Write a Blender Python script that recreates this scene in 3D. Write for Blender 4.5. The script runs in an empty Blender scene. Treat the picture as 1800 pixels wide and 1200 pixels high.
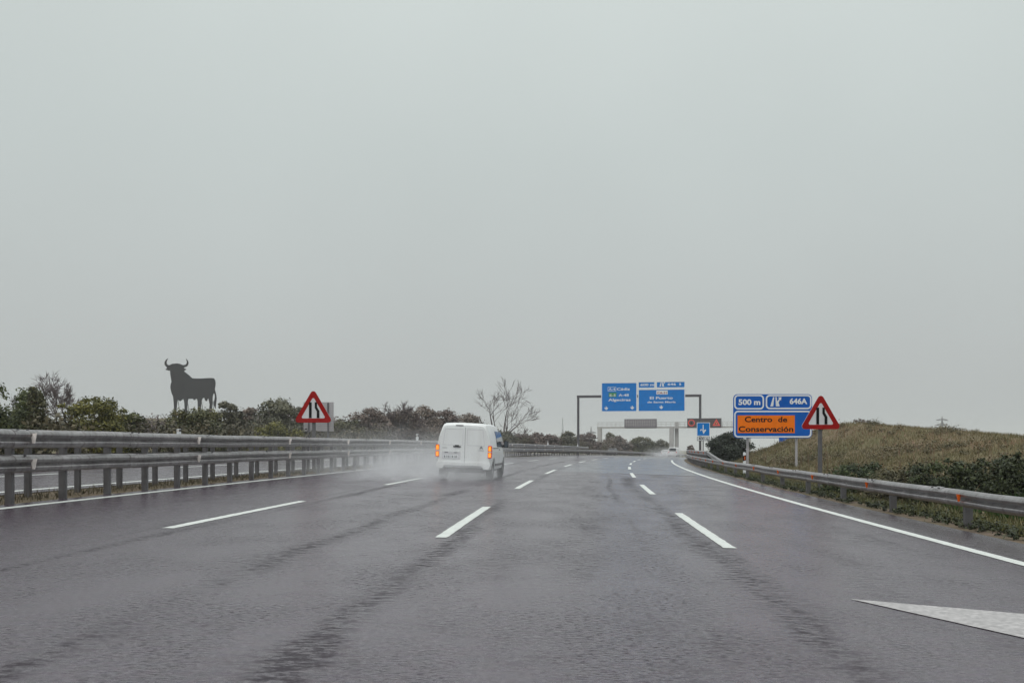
import bpy, bmesh, math, random
import numpy as np
from mathutils import Vector, Matrix

SC = bpy.context.scene
COL = SC.collection
# ------------------------------------------------------------------ camera
F_PX, U0, V0, CAM_H = 1750.0, 984.0, 782.5, 1.17     # focal (px of the 1800 px photo), vanishing point, eye height
cam_d = bpy.data.cameras.new("camera")
cam_d.lens = 35.0; cam_d.sensor_width = 36.0
cam_d.shift_x = -84/1800.0; cam_d.shift_y = 182.5/1800.0
cam_d.clip_start = 0.1; cam_d.clip_end = 8000
cam = bpy.data.objects.new("camera", cam_d); COL.objects.link(cam)
cam.location = (0, 0, CAM_H); cam.rotation_euler = (math.radians(90), 0, 0)
SC.camera = cam
# ------------------------------------------------------------------ sky and sun
SUN_EL, SUN_AZ = math.radians(60), math.radians(200)   # behind the camera, a little to the right
w = bpy.data.worlds.new("World"); SC.world = w; w.use_nodes = True
nt = w.node_tree; nt.nodes.clear()
def NN(nt, typ, **kw):
    n = nt.nodes.new(typ)
    for k, v in kw.items():
        if k.startswith('_'): setattr(n, k[1:], v)
        else:
            key = int(k[1:]) if k[0] == 'i' and k[1:].isdigit() else k
            if isinstance(v, bpy.types.NodeSocket): nt.links.new(v, n.inputs[key])
            else: n.inputs[key].default_value = v
    return n
def MATH(nt, op, a, b=None, c=None, clamp=False):
    n = nt.nodes.new('ShaderNodeMath'); n.operation = op; n.use_clamp = clamp
    for i, v in enumerate((a, b, c)):
        if v is None: continue
        if isinstance(v, bpy.types.NodeSocket): nt.links.new(v, n.inputs[i])
        else: n.inputs[i].default_value = v
    return n.outputs[0]
def RAMP(nt, fac, stops):
    n = nt.nodes.new('ShaderNodeValToRGB')
    nt.links.new(fac, n.inputs[0])
    el = n.color_ramp.elements
    while len(el) < len(stops): el.new(0.5)
    for e, (p, c) in zip(el, stops):
        e.position = p; e.color = (c[0], c[1], c[2], 1) if hasattr(c, '__len__') else (c, c, c, 1)
    return n.outputs[0]
def MIX(nt, fac, a, b, mode='MIX'):
    n = nt.nodes.new('ShaderNodeMix'); n.data_type = 'RGBA'; n.blend_type = mode
    for key, v in ((0, fac), (6, a), (7, b)):
        if isinstance(v, bpy.types.NodeSocket): nt.links.new(v, n.inputs[key])
        elif key == 0: n.inputs[0].default_value = v
        else: n.inputs[key].default_value = (v[0], v[1], v[2], 1)
    return n.outputs[2]
sky = NN(nt, 'ShaderNodeTexSky', _sky_type='NISHITA', _sun_disc=False, _sun_elevation=SUN_EL,
         _sun_rotation=SUN_AZ, _air_density=1.0, _dust_density=4.0, _ozone_density=1.0)
geo = NN(nt, 'ShaderNodeTexCoord')
sep = NN(nt, 'ShaderNodeSeparateXYZ', i0=geo.outputs['Generated'])
elev = MATH(nt, 'MAXIMUM', sep.outputs[2], 0.0)
cl = NN(nt, 'ShaderNodeTexNoise', Vector=geo.outputs['Generated'], Scale=1.5, Detail=4.0, Roughness=0.5)
cloud = RAMP(nt, elev, [(0.0, (4.65, 4.95, 4.93)), (0.08, (4.88, 5.18, 5.15)), (0.28, (5.6, 6.15, 6.05)), (0.42, (6.3, 6.9, 6.75)), (1.0, (14.0, 14.6, 14.6))])
cmod = NN(nt, 'ShaderNodeMapRange', i0=cl.outputs[0], i1=0.3, i2=0.7, i3=0.945, i4=1.045).outputs[0]
cloud = MIX(nt, 1.0, cloud, NN(nt, 'ShaderNodeCombineColor', i0=cmod, i1=cmod, i2=cmod).outputs[0], 'MULTIPLY')
grey = NN(nt, 'ShaderNodeHueSaturation', Saturation=0.25, Color=sky.outputs[0]).outputs[0]
skyc = MIX(nt, 0.93, grey, cloud)
bg = NN(nt, 'ShaderNodeBackground', Color=skyc, Strength=0.1)
NN(nt, 'ShaderNodeOutputWorld', Surface=bg.outputs[0])
sun_d = bpy.data.lights.new("sun", 'SUN'); sun_d.energy = 0.95; sun_d.angle = math.radians(40); sun_d.color = (1, .97, .93)
sun = bpy.data.objects.new("sun", sun_d); COL.objects.link(sun)
dirv = Vector((math.sin(SUN_AZ)*math.cos(SUN_EL), math.cos(SUN_AZ)*math.cos(SUN_EL), math.sin(SUN_EL)))
sun.rotation_euler = dirv.to_track_quat('Z', 'Y').to_euler()
SC.view_settings.view_transform = 'Standard'; SC.view_settings.look = 'None'
SC.view_settings.exposure = 0.0; SC.view_settings.gamma = 1.0; SC.view_settings.use_curve_mapping = False
SC.render.engine = 'CYCLES'
SC.cycles.use_denoising = True
SC.cycles.max_bounces = 6; SC.cycles.volume_bounces = 1; SC.cycles.transparent_max_bounces = 16
SC.cycles.volume_step_rate = 1.0

# ------------------------------------------------------------------ road geometry
KC, YL = 0.000635, 340.0
BANK = 0.0257
def xc(Y):
    Y = np.asarray(Y, float); Yc = np.clip(Y, -60, YL)
    return KC*Yc*Yc + 2*KC*YL*(np.maximum(Y, YL)-YL)
def zc(Y):
    Y = np.asarray(Y, float); Yc = np.clip(Y, 45, YL)-45
    return -5.0e-5*Yc*Yc - 0.004*(np.maximum(Y, YL)-YL)
def zroad(d, Y): return zc(Y) - BANK*np.clip(d, -21, 9)
def R(d, Y, z=0.0):
    """a point d metres right of the camera line, Y metres on, z above the carriageway (road-aligned slice)"""
    th = 2*KC*min(max(Y, -60), YL); t = math.atan(th)
    x = float(xc(Y)) + d*math.cos(t); y = Y - d*math.sin(t)
    return Vector((x, y, float(zroad(d, Y)) + z))
def heading(Y): return -math.atan(2*KC*min(Y, YL))     # rotation about Z of a thing facing along the road
def P(u, v, Y): return Vector(((u-U0)/F_PX*Y, Y, CAM_H + (V0-v)/F_PX*Y))   # photo measurement -> place at depth Y
_hy = [-100, 0, 30, 45, 52, 58, 61, 66, 70, 75, 80, 90, 5000]
_hd = [22, 22, 21.5, 19.9, 18.5, 17.0, 15.6, 14.4, 13.5, 11.6, 10.6, 10.2, 10.2]
_hz = [1.2, 1.2, 1.3, 1.55, 1.95, 2.3, 2.55, 2.1, 1.5, .55, -.1, -.3, -.3]
def gz(x, Y):
    x = np.asarray(x, float); Y = np.asarray(Y, float)
    d = x - xc(Y)
    base = zroad(d, Y)
    # right-hand cutting
    rd = np.interp(Y, _hy, _hd); hz = np.where(Y < 85, np.interp(Y, _hy, _hz), base)
    t = np.clip((d-8.2)/(rd-8.2), 0, 1); s = t*t*(3-2*t)*.75 + t*.25
    hill = base + s*(hz-base) - np.clip(d-rd, 0, 400)*.012 - np.clip(d-rd, 0, 12)*.125*np.clip((Y-25)/15, 0, 1)
    z = np.where((d > 8.2) & (Y < 95), hill, base)
    # low hill of the bull
    r2 = ((x+97)/52)**2 + ((Y-252)/75)**2
    z = z + 9.3*np.exp(-r2) * np.clip((-d-22)/12, 0, 1)
    # ditch / roll on the left
    return z
def gzf(x, Y): return float(gz(x, Y))

# ------------------------------------------------------------------ helpers
def tag(o, label=None, cat=None, group=None, kind=None):
    if label: o['label'] = label
    if cat: o['category'] = cat
    if group: o['group'] = group
    if kind: o['kind'] = kind
    return o
def empty(name, loc=(0, 0, 0), rz=0.0, rx=0.0, ry=0.0):
    o = bpy.data.objects.new(name, None); COL.objects.link(o)
    o.location = loc; o.rotation_euler = (rx, ry, rz); o.empty_display_size = .3
    return o
def link_mesh(name, me, mat, parent=None, smooth=False, angle=None):
    o = bpy.data.objects.new(name, me); COL.objects.link(o)
    if mat is not None and not me.materials:
        for m in (mat if isinstance(mat, (list, tuple)) else [mat]): me.materials.append(m)
    if parent is not None: o.parent = parent
    if smooth:
        me.polygons.foreach_set('use_smooth', [True]*len(me.polygons))
        if angle: me.set_sharp_from_angle(angle=math.radians(angle))
    return o
def copy_tree(o, parent=None):
    c = o.copy(); COL.objects.link(c)
    if parent is not None: c.parent = parent
    for ch in list(o.children): copy_tree(ch, c)
    return c
class MB:
    def __init__(s): s.v = []; s.f = []
    def add(s, vs, fs):
        n = len(s.v); s.v += [tuple(p) for p in vs]; s.f += [tuple(i+n for i in f) for f in fs]; return s
    def box(s, c, size, M=None):
        x, y, z = (size[0]/2, size[1]/2, size[2]/2)
        vs = [Vector((sx*x, sy*y, sz*z)) for sx in (-1, 1) for sy in (-1, 1) for sz in (-1, 1)]
        if M is not None: vs = [M @ p for p in vs]
        vs = [p+Vector(c) for p in vs]
        return s.add(vs, [(0, 1, 3, 2), (4, 6, 7, 5), (0, 4, 5, 1), (2, 3, 7, 6), (0, 2, 6, 4), (1, 5, 7, 3)])
    def tube(s, pts, rad, n=8, cap=True):
        pts = [Vector(p) for p in pts]; N = len(pts)
        rad = [rad]*N if not hasattr(rad, '__len__') else rad
        vs = []; ref = None
        for i in range(N):
            t = (pts[min(i+1, N-1)]-pts[max(i-1, 0)])
            t = t.normalized() if t.length > 1e-9 else Vector((0, 0, 1))
            if ref is None or abs(ref.dot(t)) > .95: ref = Vector((1, 0, 0)) if abs(t.x) < .8 else Vector((0, 1, 0))
            a = t.cross(ref).normalized(); b = t.cross(a); ref = -b if False else ref
            for k in range(n):
                th = 2*math.pi*k/n; vs.append(pts[i] + (a*math.cos(th)+b*math.sin(th))*rad[i])
        fs = [(i*n+k, i*n+(k+1) % n, (i+1)*n+(k+1) % n, (i+1)*n+k) for i in range(N-1) for k in range(n)]
        if cap: fs += [tuple(range(n))[::-1], tuple((N-1)*n+k for k in range(n))]
        return s.add(vs, fs)
    def prism(s, poly, y0, y1, M=None):
        """polygon in the x-z plane, thickness from y0 to y1"""
        n = len(poly)
        vs = [Vector((p[0], y0, p[1])) for p in poly] + [Vector((p[0], y1, p[1])) for p in poly]
        if M is not None: vs = [M @ p for p in vs]
        return s.add(vs, [tuple(range(n)), tuple(range(2*n-1, n-1, -1))] + [(i+n, (i+1) % n+n, (i+1) % n, i) for i in range(n)])
    def ring(s, outer, inner, y0, y1):
        n = len(outer)
        vs = [(p[0], y0, p[1]) for p in outer]+[(p[0], y0, p[1]) for p in inner]+[(p[0], y1, p[1]) for p in outer]+[(p[0], y1, p[1]) for p in inner]
        fs = []
        for i in range(n):
            j = (i+1) % n
            fs += [(i, j, n+j, n+i), (2*n+j, 2*n+i, 3*n+i, 3*n+j), (2*n+i, 2*n+j, j, i), (n+i, n+j, 3*n+j, 3*n+i)]
        return s.add(vs, fs)
    def build(s, name, mat, parent=None, smooth=False, angle=None, fix=True):
        me = bpy.data.meshes.new(name); me.from_pydata(s.v, [], s.f); me.update()
        if fix:
            bm = bmesh.new(); bm.from_mesh(me); bmesh.ops.recalc_face_normals(bm, faces=bm.faces); bm.to_mesh(me); bm.free()
        return link_mesh(name, me, mat, parent, smooth, angle)
def np_mesh(name, V, Fq, rnd=None, mat=None, parent=None):
    """fast mesh: V (n,3), Fq (m,k) faces of equal size, rnd (m,) per-face random"""
    me = bpy.data.meshes.new(name)
    m, k = Fq.shape
    me.vertices.add(len(V)); me.vertices.foreach_set('co', V.astype(np.float32).ravel())
    me.loops.add(m*k); me.loops.foreach_set('vertex_index', Fq.astype(np.int32).ravel())
    me.polygons.add(m); me.polygons.foreach_set('loop_start', np.arange(0, m*k, k, dtype=np.int32))
    me.update(calc_edges=True)
    if rnd is not None:
        a = me.attributes.new('rnd', 'FLOAT', 'FACE'); a.data.foreach_set('value', rnd.astype(np.float32))
    me.validate()
    o = link_mesh(name, me, mat, parent)
    return o
def rrect(x0, z0, x1, z1, r, n=5):
    pts = []
    for cx, cz, a0 in ((x1-r, z1-r, 0), (x0+r, z1-r, 90), (x0+r, z0+r, 180), (x1-r, z0+r, 270)):
        for i in range(n+1):
            a = math.radians(a0+90*i/n); pts.append((cx+r*math.cos(a), cz+r*math.sin(a)))
    return pts
def text_mesh(name, body, size, mat, parent, x, z, y, align='LEFT', bold=0.0, width=None, spacing=1.0, thick=.004):
    cu = bpy.data.curves.new('txt', 'FONT'); cu.body = body; cu.size = size; cu.offset = bold
    cu.space_character = spacing; cu.extrude = thick/2; cu.resolution_u = 3
    ob = bpy.data.objects.new('txt', cu); COL.objects.link(ob)
    dg = bpy.context.evaluated_depsgraph_get(); dg.update()
    me = bpy.data.meshes.new_from_object(ob.evaluated_get(dg)); me.name = name
    bpy.data.objects.remove(ob); bpy.data.curves.remove(cu)
    n = len(me.vertices); co = np.empty(n*3, np.float32); me.vertices.foreach_get('co', co); co = co.reshape(-1, 3)
    lo, hi = co[:, 0].min(), co[:, 0].max(); sx = 1.0
    if width: sx = width/(hi-lo)
    cx = {'LEFT': lo, 'CENTER': (lo+hi)/2, 'RIGHT': hi}[align]
    out = np.stack([(co[:, 0]-cx)*sx + x, y - co[:, 2], co[:, 1] + z], 1)
    me.vertices.foreach_set('co', out.astype(np.float32).ravel()); me.update()
    me.materials.clear()
    return link_mesh(name, me, mat, parent)

# ------------------------------------------------------------------ materials
def material(name): 
    m = bpy.data.materials.new(name); m.use_nodes = True; m.node_tree.nodes.clear(); return m, m.node_tree
def finish(nt, **kw):
    b = NN(nt, 'ShaderNodeBsdfPrincipled', **kw); NN(nt, 'ShaderNodeOutputMaterial', Surface=b.outputs[0]); return b
def simple(name, col, rough=.5, metal=0.0, var=.12, scale=6.0, spec=.5, emit=None, es=0.0, dirt=None):
    m, nt = material(name)
    tc = NN(nt, 'ShaderNodeTexCoord')
    n = NN(nt, 'ShaderNodeTexNoise', Vector=tc.outputs['Object'], Scale=scale, Detail=4.0)
    f = NN(nt, 'ShaderNodeMapRange', i0=n.outputs[0], i1=.3, i2=.7, i3=1-var, i4=1+var).outputs[0]
    c = MIX(nt, 1.0, col, NN(nt, 'ShaderNodeCombineColor', i0=f, i1=f, i2=f).outputs[0], 'MULTIPLY')
    if dirt:
        mp = NN(nt, 'ShaderNodeMapping', Vector=tc.outputs['Object'], Scale=(2.5, 2.5, .35))
        n2 = NN(nt, 'ShaderNodeTexNoise', Vector=mp.outputs[0], Scale=dirt[1], Detail=5.0)
        c = MIX(nt, RAMP(nt, n2.outputs[0], [(.45, 0.0), (.8, dirt[2])]), c, dirt[0])
    r = MATH(nt, 'MULTIPLY', f, rough)
    kw = dict(Roughness=r, Metallic=metal, Specular=spec) if False else {}
    b = finish(nt, **{'Base Color': c, 'Roughness': r, 'Metallic': metal, 'Specular IOR Level': spec})
    if emit:
        b.inputs['Emission Color'].default_value = (*emit, 1); b.inputs['Emission Strength'].default_value = es
    return m
def leafmat(name, dark, mid, light, dry=None):
    m, nt = material(name)
    a = NN(nt, 'ShaderNodeAttribute', _attribute_name='rnd')
    stops = [(0, dark), (.45, mid), (.9, light)]
    if dry: stops.append((.97, dry))
    c = RAMP(nt, a.outputs['Fac'], stops)
    oi = NN(nt, 'ShaderNodeObjectInfo')
    hs = NN(nt, 'ShaderNodeHueSaturation', Hue=NN(nt, 'ShaderNodeMapRange', i0=oi.outputs['Random'], i3=.485, i4=.515).outputs[0],
            Value=NN(nt, 'ShaderNodeMapRange', i0=oi.outputs['Random'], i3=.85, i4=1.15).outputs[0], Color=c)
    finish(nt, **{'Base Color': hs.outputs[0], 'Roughness': .55, 'Specular IOR Level': .35})
    return m
M = {}
M['galv'] = simple('galvanised_steel', (.34, .325, .33), .40, .85, .30, 2.2, dirt=((.11, .088, .08), 5, .8))
M['galv_post'] = simple('galvanised_post', (.13, .125, .13), .5, .35, .2, 5.0, dirt=((.065, .055, .052), 6, .6))
M['steel_dark'] = simple('weathered_steel', (.10, .095, .105), .55, .3, .15, 3.0)
M['gantry_grey'] = simple('gantry_paint', (.45, .44, .43), .5, 0, .08, 2.0, dirt=((.25, .22, .2), 2, .4))
M['blue'] = simple('sign_blue', (.001, .100, .45), .5, 0, .10, 1.2, .12)
M['blue2'] = simple('sign_blue_light', (.001, .185, .58), .5, 0, .06, 2.0, .12)
M['white'] = simple('sign_white', (.74, .76, .78), .35, 0, .05, 2.0)
M['white_dull'] = simple('sign_white_dull', (.62, .62, .64), .4, 0, .08, 3.0)
M['black'] = simple('sign_black', (.006, .006, .007), .6, 0, .1, 3.0, .1)
M['red'] = simple('sign_red', (.30, .006, .005), .5, 0, .1, 3.0, .12)
M['orange'] = simple('sign_orange', (.85, .18, .001), .5, 0, .06, 3.0, .12)
M['green'] = simple('sign_green', (.02, .22, .06), .4, 0, .06, 3.0)
M['alu'] = simple('sign_back', (.42, .40, .42), .45, .3, .1, 3.0)
M['reflector_white'] = simple('reflector_white', (.85, .78, .74), .3, 0, .1, 9)
M['reflector_orange'] = simple('reflector_orange', (.62, .10, .004), .3, 0, .15, 9)
M['bull'] = simple('bull_paint', (.010, .009, .013), .6, 0, .25, .6)
M['bark'] = simple('bark', (.075, .06, .055), .8, 0, .3, 8)
M['bark_pale'] = simple('bark_pale', (.12, .095, .095), .8, 0, .3, 8)
M['vanwhite'] = simple('van_paint', (.80, .82, .82), .28, 0, .02, 1.0, dirt=((.50, .48, .46), 1.2, .35))
M['vanseam'] = simple('van_seam', (.12, .12, .12), .6, 0, .1)
M['plastic'] = simple('black_plastic', (.022, .022, .024), .5, 0, .1)
M['bumper'] = simple('grey_bumper_plastic', (.07, .065, .068), .55, 0, .15)
M['tyre'] = simple('tyre_rubber', (.016, .016, .017), .7, 0, .2)
M['rim'] = simple('wheel_steel', (.28, .28, .29), .4, .6, .1)
M['glass'] = simple('dark_glass', (.02, .025, .03), .08, 0, .1, 2.0, 1.0)
M['glass_blue'] = simple('side_glass', (.08, .10, .12), .08, 0, .1, 2.0, .6)
M['lampred'] = simple('lamp_red', (.40, .008, .006), .2, 0, .05, emit=(1, .03, .01), es=.16)
M['lampamber'] = simple('lamp_amber', (.5, .14, .005), .2, 0, .05, emit=(1, .34, .012), es=1.0)
M['ledgrey'] = simple('led_panel_grey', (.20, .18, .20), .6, 0, .1)
M['ledred'] = simple('led_red', (.4, .03, .02), .5, 0, .1, emit=(1, .10, .06), es=.28)
M['leddark'] = simple('led_panel_dark', (.055, .04, .042), .6, 0, .2, 1.5)
M['carwhite'] = simple('car_paint_white', (.72, .72, .72), .3)
M['stalk'] = simple('dry_stalk', (.16, .10, .06), .8)
LEAF = {
 'dark': leafmat('leaf_dark_green', (.022, .030, .011), (.058, .070, .020), (.125, .130, .034), (.14, .10, .05)),
 'olive': leafmat('leaf_olive', (.028, .032, .014), (.074, .078, .030), (.145, .135, .05), (.17, .11, .06)),
 'yellow': leafmat('leaf_yellow_green', (.030, .032, .010), (.105, .104, .022), (.25, .225, .045), (.24, .16, .05)),
 'brown': leafmat('leaf_brown_green', (.062, .047, .043), (.135, .103, .090), (.205, .160, .135), (.24, .15, .13)),
 'grey': leafmat('leaf_grey_green', (.050, .049, .036), (.105, .103, .070), (.165, .16, .10)),
 'scrub': leafmat('leaf_scrub', (.032, .030, .018), (.080, .070, .038), (.14, .115, .058), (.20, .12, .08)),
 'pine': leafmat('leaf_blackgreen', (.007, .012, .009), (.020, .029, .019), (.046, .060, .036)),
 'weeds': leafmat('leaf_weeds', (.012, .018, .009), (.034, .046, .017), (.078, .098, .03), (.15, .11, .08)),
 'grass': leafmat('grass_blades', (.055, .064, .022), (.132, .118, .052), (.27, .205, .115), (.29, .16, .115)),
 'herb': leafmat('low_herbs', (.034, .034, .014), (.110, .092, .043), (.19, .14, .08), (.28, .17, .13)),
 'green': leafmat('grass_green', (.02, .05, .012), (.04, .10, .02), (.07, .15, .03)),
}
def asphalt():
    m, nt = material('wet_asphalt')
    uvn = NN(nt, 'ShaderNodeUVMap', _uv_map='UVMap')
    sp = NN(nt, 'ShaderNodeSeparateXYZ', i0=uvn.outputs[0]); d, Y = sp.outputs[0], sp.outputs[1]
    def noise(sd, sy, scale=1.0, det=4.0, rough=.55, off=0):
        mp = NN(nt, 'ShaderNodeMapping', Vector=uvn.outputs[0], Scale=(sd, sy, 1), Location=(off, off*1.7, 0))
        return NN(nt, 'ShaderNodeTexNoise', Vector=mp.outputs[0], Scale=scale, Detail=det, Roughness=rough, _noise_dimensions='2D').outputs[0]
    wob = MATH(nt, 'MULTIPLY', MATH(nt, 'SUBTRACT', noise(.15, .08, 1, 4, .6, 3), .5), .55)
    dw = MATH(nt, 'ADD', d, wob)
    tot = None
    for d0, wd, a in ((-4.75, .13, .8), (-5.12, .09, .5), (-2.75, .17, .95), (-1.40, .17, .62), (.35, .45, .45), (.95, .09, .5), (1.62, .22, .95), (3.0, .4, .35), (-6.6, .22, .35), (4.2, .25, .3)):
        e = MATH(nt, 'DIVIDE', MATH(nt, 'SUBTRACT', dw, d0), wd)
        g = MATH(nt, 'MULTIPLY', MATH(nt, 'POWER', 2.718, MATH(nt, 'MULTIPLY', MATH(nt, 'MULTIPLY', e, e), -1.0)), a)
        tot = g if tot is None else MATH(nt, 'ADD', tot, g)
    mod = NN(nt, 'ShaderNodeMapRange', i0=noise(.6, .14, 1, 4, .6, 11), i1=.34, i2=.66, i3=.1, i4=1.25).outputs[0]
    fine = noise(6.0, 12.0, 1, 7, .8, 5)
    fine2 = noise(26, 26, 1, 3, .7, 9)
    blotch = noise(.9, .5, 1, 5, .65, 21)
    tr = MATH(nt, 'MULTIPLY', MATH(nt, 'MULTIPLY', tot, mod), 1.35)
    tr = MATH(nt, 'ADD', tr, NN(nt, 'ShaderNodeMapRange', i0=blotch, i1=.48, i2=.72, i3=0.0, i4=.55).outputs[0])
    # break the dry-ish streaks up with the stone texture
    gate = NN(nt, 'ShaderNodeMapRange', i0=fine, i1=.38, i2=.60, i3=.0, i4=1.2).outputs[0]
    dark = MATH(nt, 'MULTIPLY', tr, gate, clamp=True)
    # newer, paler surfacing beyond a joint about 43 m on
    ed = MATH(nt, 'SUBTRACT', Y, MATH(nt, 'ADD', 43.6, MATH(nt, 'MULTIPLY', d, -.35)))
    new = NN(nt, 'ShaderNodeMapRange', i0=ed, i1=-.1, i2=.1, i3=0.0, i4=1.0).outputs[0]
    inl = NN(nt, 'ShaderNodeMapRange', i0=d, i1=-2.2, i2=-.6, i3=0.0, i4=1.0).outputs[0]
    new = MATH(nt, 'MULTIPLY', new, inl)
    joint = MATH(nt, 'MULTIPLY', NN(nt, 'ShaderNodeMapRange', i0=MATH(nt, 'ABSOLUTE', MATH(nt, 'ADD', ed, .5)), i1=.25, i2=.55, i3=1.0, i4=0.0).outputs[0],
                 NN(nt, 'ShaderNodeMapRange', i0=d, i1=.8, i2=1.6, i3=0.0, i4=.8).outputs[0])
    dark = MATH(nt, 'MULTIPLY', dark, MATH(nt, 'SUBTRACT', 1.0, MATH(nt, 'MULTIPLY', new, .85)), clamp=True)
    dark = MATH(nt, 'MAXIMUM', dark, joint)
    col = NN(nt, 'ShaderNodeTexNoise', Vector=NN(nt, 'ShaderNodeMapping', Vector=uvn.outputs[0], Scale=(3.5, 3.5, 1)).outputs[0], Scale=2.0, Detail=6.0, Roughness=.75, _noise_dimensions='2D').outputs[1]
    tint = NN(nt, 'ShaderNodeHueSaturation', Saturation=1.1, Value=1.9, Color=col).outputs[0]
    c = MIX(nt, RAMP(nt, fine, [(.35, 0.0), (.65, 1.0)]), (.026, .014, .025), (.060, .037, .059))
    c = MIX(nt, .38, c, MIX(nt, 1.0, c, tint, 'MULTIPLY'))
    pit = NN(nt, 'ShaderNodeMapRange', i0=noise(16, 40, 1, 6, .72, 31), i1=.46, i2=.62, i3=0.0, i4=1.0).outputs[0]
    pitz = NN(nt, 'ShaderNodeMapRange', i0=noise(.8, .45, 1, 4, .6, 41), i1=.38, i2=.62, i3=.10, i4=1.0).outputs[0]
    pit = MATH(nt, 'MULTIPLY', pit, pitz)
    dark = MATH(nt, 'MAXIMUM', dark, MATH(nt, 'MULTIPLY', pit, .95))
    c = MIX(nt, RAMP(nt, fine2, [(.42, 0.0), (.72, .8)]), c, (.12, .10, .12))
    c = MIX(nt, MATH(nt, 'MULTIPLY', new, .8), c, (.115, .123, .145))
    sh = NN(nt, 'ShaderNodeMapRange', i0=d, i1=5.05, i2=5.3, i3=0.0, i4=.5).outputs[0]
    c = MIX(nt, sh, c, (.10, .092, .092))
    c = MIX(nt, MATH(nt, 'MULTIPLY', dark, .8), c, (.018, .014, .018))
    rg = MATH(nt, 'ADD', MATH(nt, 'ADD', .195, MATH(nt, 'MULTIPLY', dark, .25)), MATH(nt, 'MULTIPLY', MATH(nt, 'SUBTRACT', fine, .5), .35))
    sl = MATH(nt, 'SUBTRACT', .74, MATH(nt, 'MULTIPLY', dark, .62))
    bh = MATH(nt, 'ADD', fine, MATH(nt, 'MULTIPLY', fine2, .5))
    bp = NN(nt, 'ShaderNodeBump', Strength=.24, Distance=.010, Height=bh)
    finish(nt, **{'Base Color': c, 'Roughness': rg, 'Specular IOR Level': sl, 'Specular Tint': (1.0, .88, .98, 1), 'Normal': bp.outputs[0]})
    return m
M['asphalt'] = asphalt()
def paint():
    m, nt = material('road_paint')
    uvn = NN(nt, 'ShaderNodeTexCoord')
    n = NN(nt, 'ShaderNodeTexNoise', Vector=uvn.outputs['Object'], Scale=9.0, Detail=6.0, Roughness=.7).outputs[0]
    n2 = NN(nt, 'ShaderNodeTexNoise', Vector=uvn.outputs['Object'], Scale=60.0, Detail=2.0, Roughness=.7).outputs[0]
    c = MIX(nt, RAMP(nt, n, [(.30, .55), (.5, 0.0)]), (.66, .69, .66), (.32, .31, .31))
    c = MIX(nt, RAMP(nt, n2, [(.25, .5), (.45, 0.0)]), c, (.40, .39, .39))
    n3 = NN(nt, 'ShaderNodeTexNoise', Vector=uvn.outputs['Object'], Scale=26.0, Detail=5.0, Roughness=.75).outputs[0]
    al = RAMP(nt, n3, [(.345, .0), (.375, 1.0)])
    finish(nt, **{'Base Color': c, 'Roughness': .5, 'Specular IOR Level': .4, 'Alpha': al})
    return m
M['paint'] = paint()
M['paint_worn'] = simple('worn_road_paint', (.40, .385, .385), .55, 0, .28, 22.0, .4, dirt=((.2, .185, .19), 9, .6))
def soil():
    m, nt = material('verge_soil')
    tc = NN(nt, 'ShaderNodeTexCoord'); at = NN(nt, 'ShaderNodeAttribute', _attribute_name='dd')
    def nz(s, det=5.0, r=.6): return NN(nt, 'ShaderNodeTexNoise', Vector=tc.outputs['Object'], Scale=s, Detail=det, Roughness=r).outputs[0]
    g = MIX(nt, RAMP(nt, nz(.22), [(.38, 0.0), (.62, 1.0)]), (.105, .095, .040), (.165, .122, .078))
    g = MIX(nt, RAMP(nt, nz(1.6), [(.4, 0.0), (.7, .8)]), g, (.08, .078, .030))
    dirt = MIX(nt, RAMP(nt, nz(3.0), [(.35, 0.0), (.65, 1.0)]), (.065, .048, .036), (.17, .122, .088))
    a = NN(nt, 'ShaderNodeMapRange', i0=MATH(nt, 'ABSOLUTE', MATH(nt, 'SUBTRACT', at.outputs['Fac'], 6.9)), i1=.5, i2=1.5, i3=1.0, i4=0.0).outputs[0]
    med = NN(nt, 'ShaderNodeMapRange', i0=MATH(nt, 'ABSOLUTE', MATH(nt, 'SUBTRACT', at.outputs['Fac'], -9.65)), i1=.9, i2=1.1, i3=.55, i4=0.0).outputs[0]
    c = MIX(nt, MATH(nt, 'MAXIMUM', MATH(nt, 'MULTIPLY', a, RAMP(nt, nz(.9), [(.4, .35), (.6, 1.0)])), med), g, dirt)
    bp = NN(nt, 'ShaderNodeBump', Strength=.6, Distance=.06, Height=nz(9.0))
    finish(nt, **{'Base Color': c, 'Roughness': .85, 'Specular IOR Level': .25, 'Normal': bp.outputs[0]})
    return m
M['soil'] = soil()

# ------------------------------------------------------------------ ground, roads, markings
ED = (-18.9, -10.35, -8.95, 6.15)            # edges of the two carriageways
dl = sorted(set([-2500, -1500, -900, -600, -400, -300, -220, -170] + list(np.arange(-140, -22, 4.0)) + [-22, -20.5, -19.3] +
     [e+o for e in ED for o in (-.001, .14, -.14)] + [-15, -4, 0, 3] + list(np.arange(6.5, 26, .45)) + [28, 32, 38, 46, 60, 80, 120, 180, 260, 400, 700, 1200, 2500]))
yl = sorted(set(list(np.arange(-40, 110, 1.0)) + list(np.arange(110, 350, 5.0)) + [370, 400, 450, 520, 600, 720, 900, 1200, 1600, 2200, 3000, 4000]))
D, YY = np.meshgrid(np.array(dl), np.array(yl))
X = D + xc(YY); Z = gz(X, YY)
inside = ((D > ED[0]+.05) & (D < ED[1]-.05)) | ((D > ED[2]+.05) & (D < ED[3]-.05))
Z = Z - np.where(inside & (YY < 500), .12, .015)
rngg = np.random.default_rng(5)
Z += np.where((D > 7.2) | (D < -21.5), rngg.normal(0, .035, D.shape), 0)*np.where(YY < 120, 1, 0)
nY, nD = D.shape
idx = np.arange(nY*nD).reshape(nY, nD)
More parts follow.
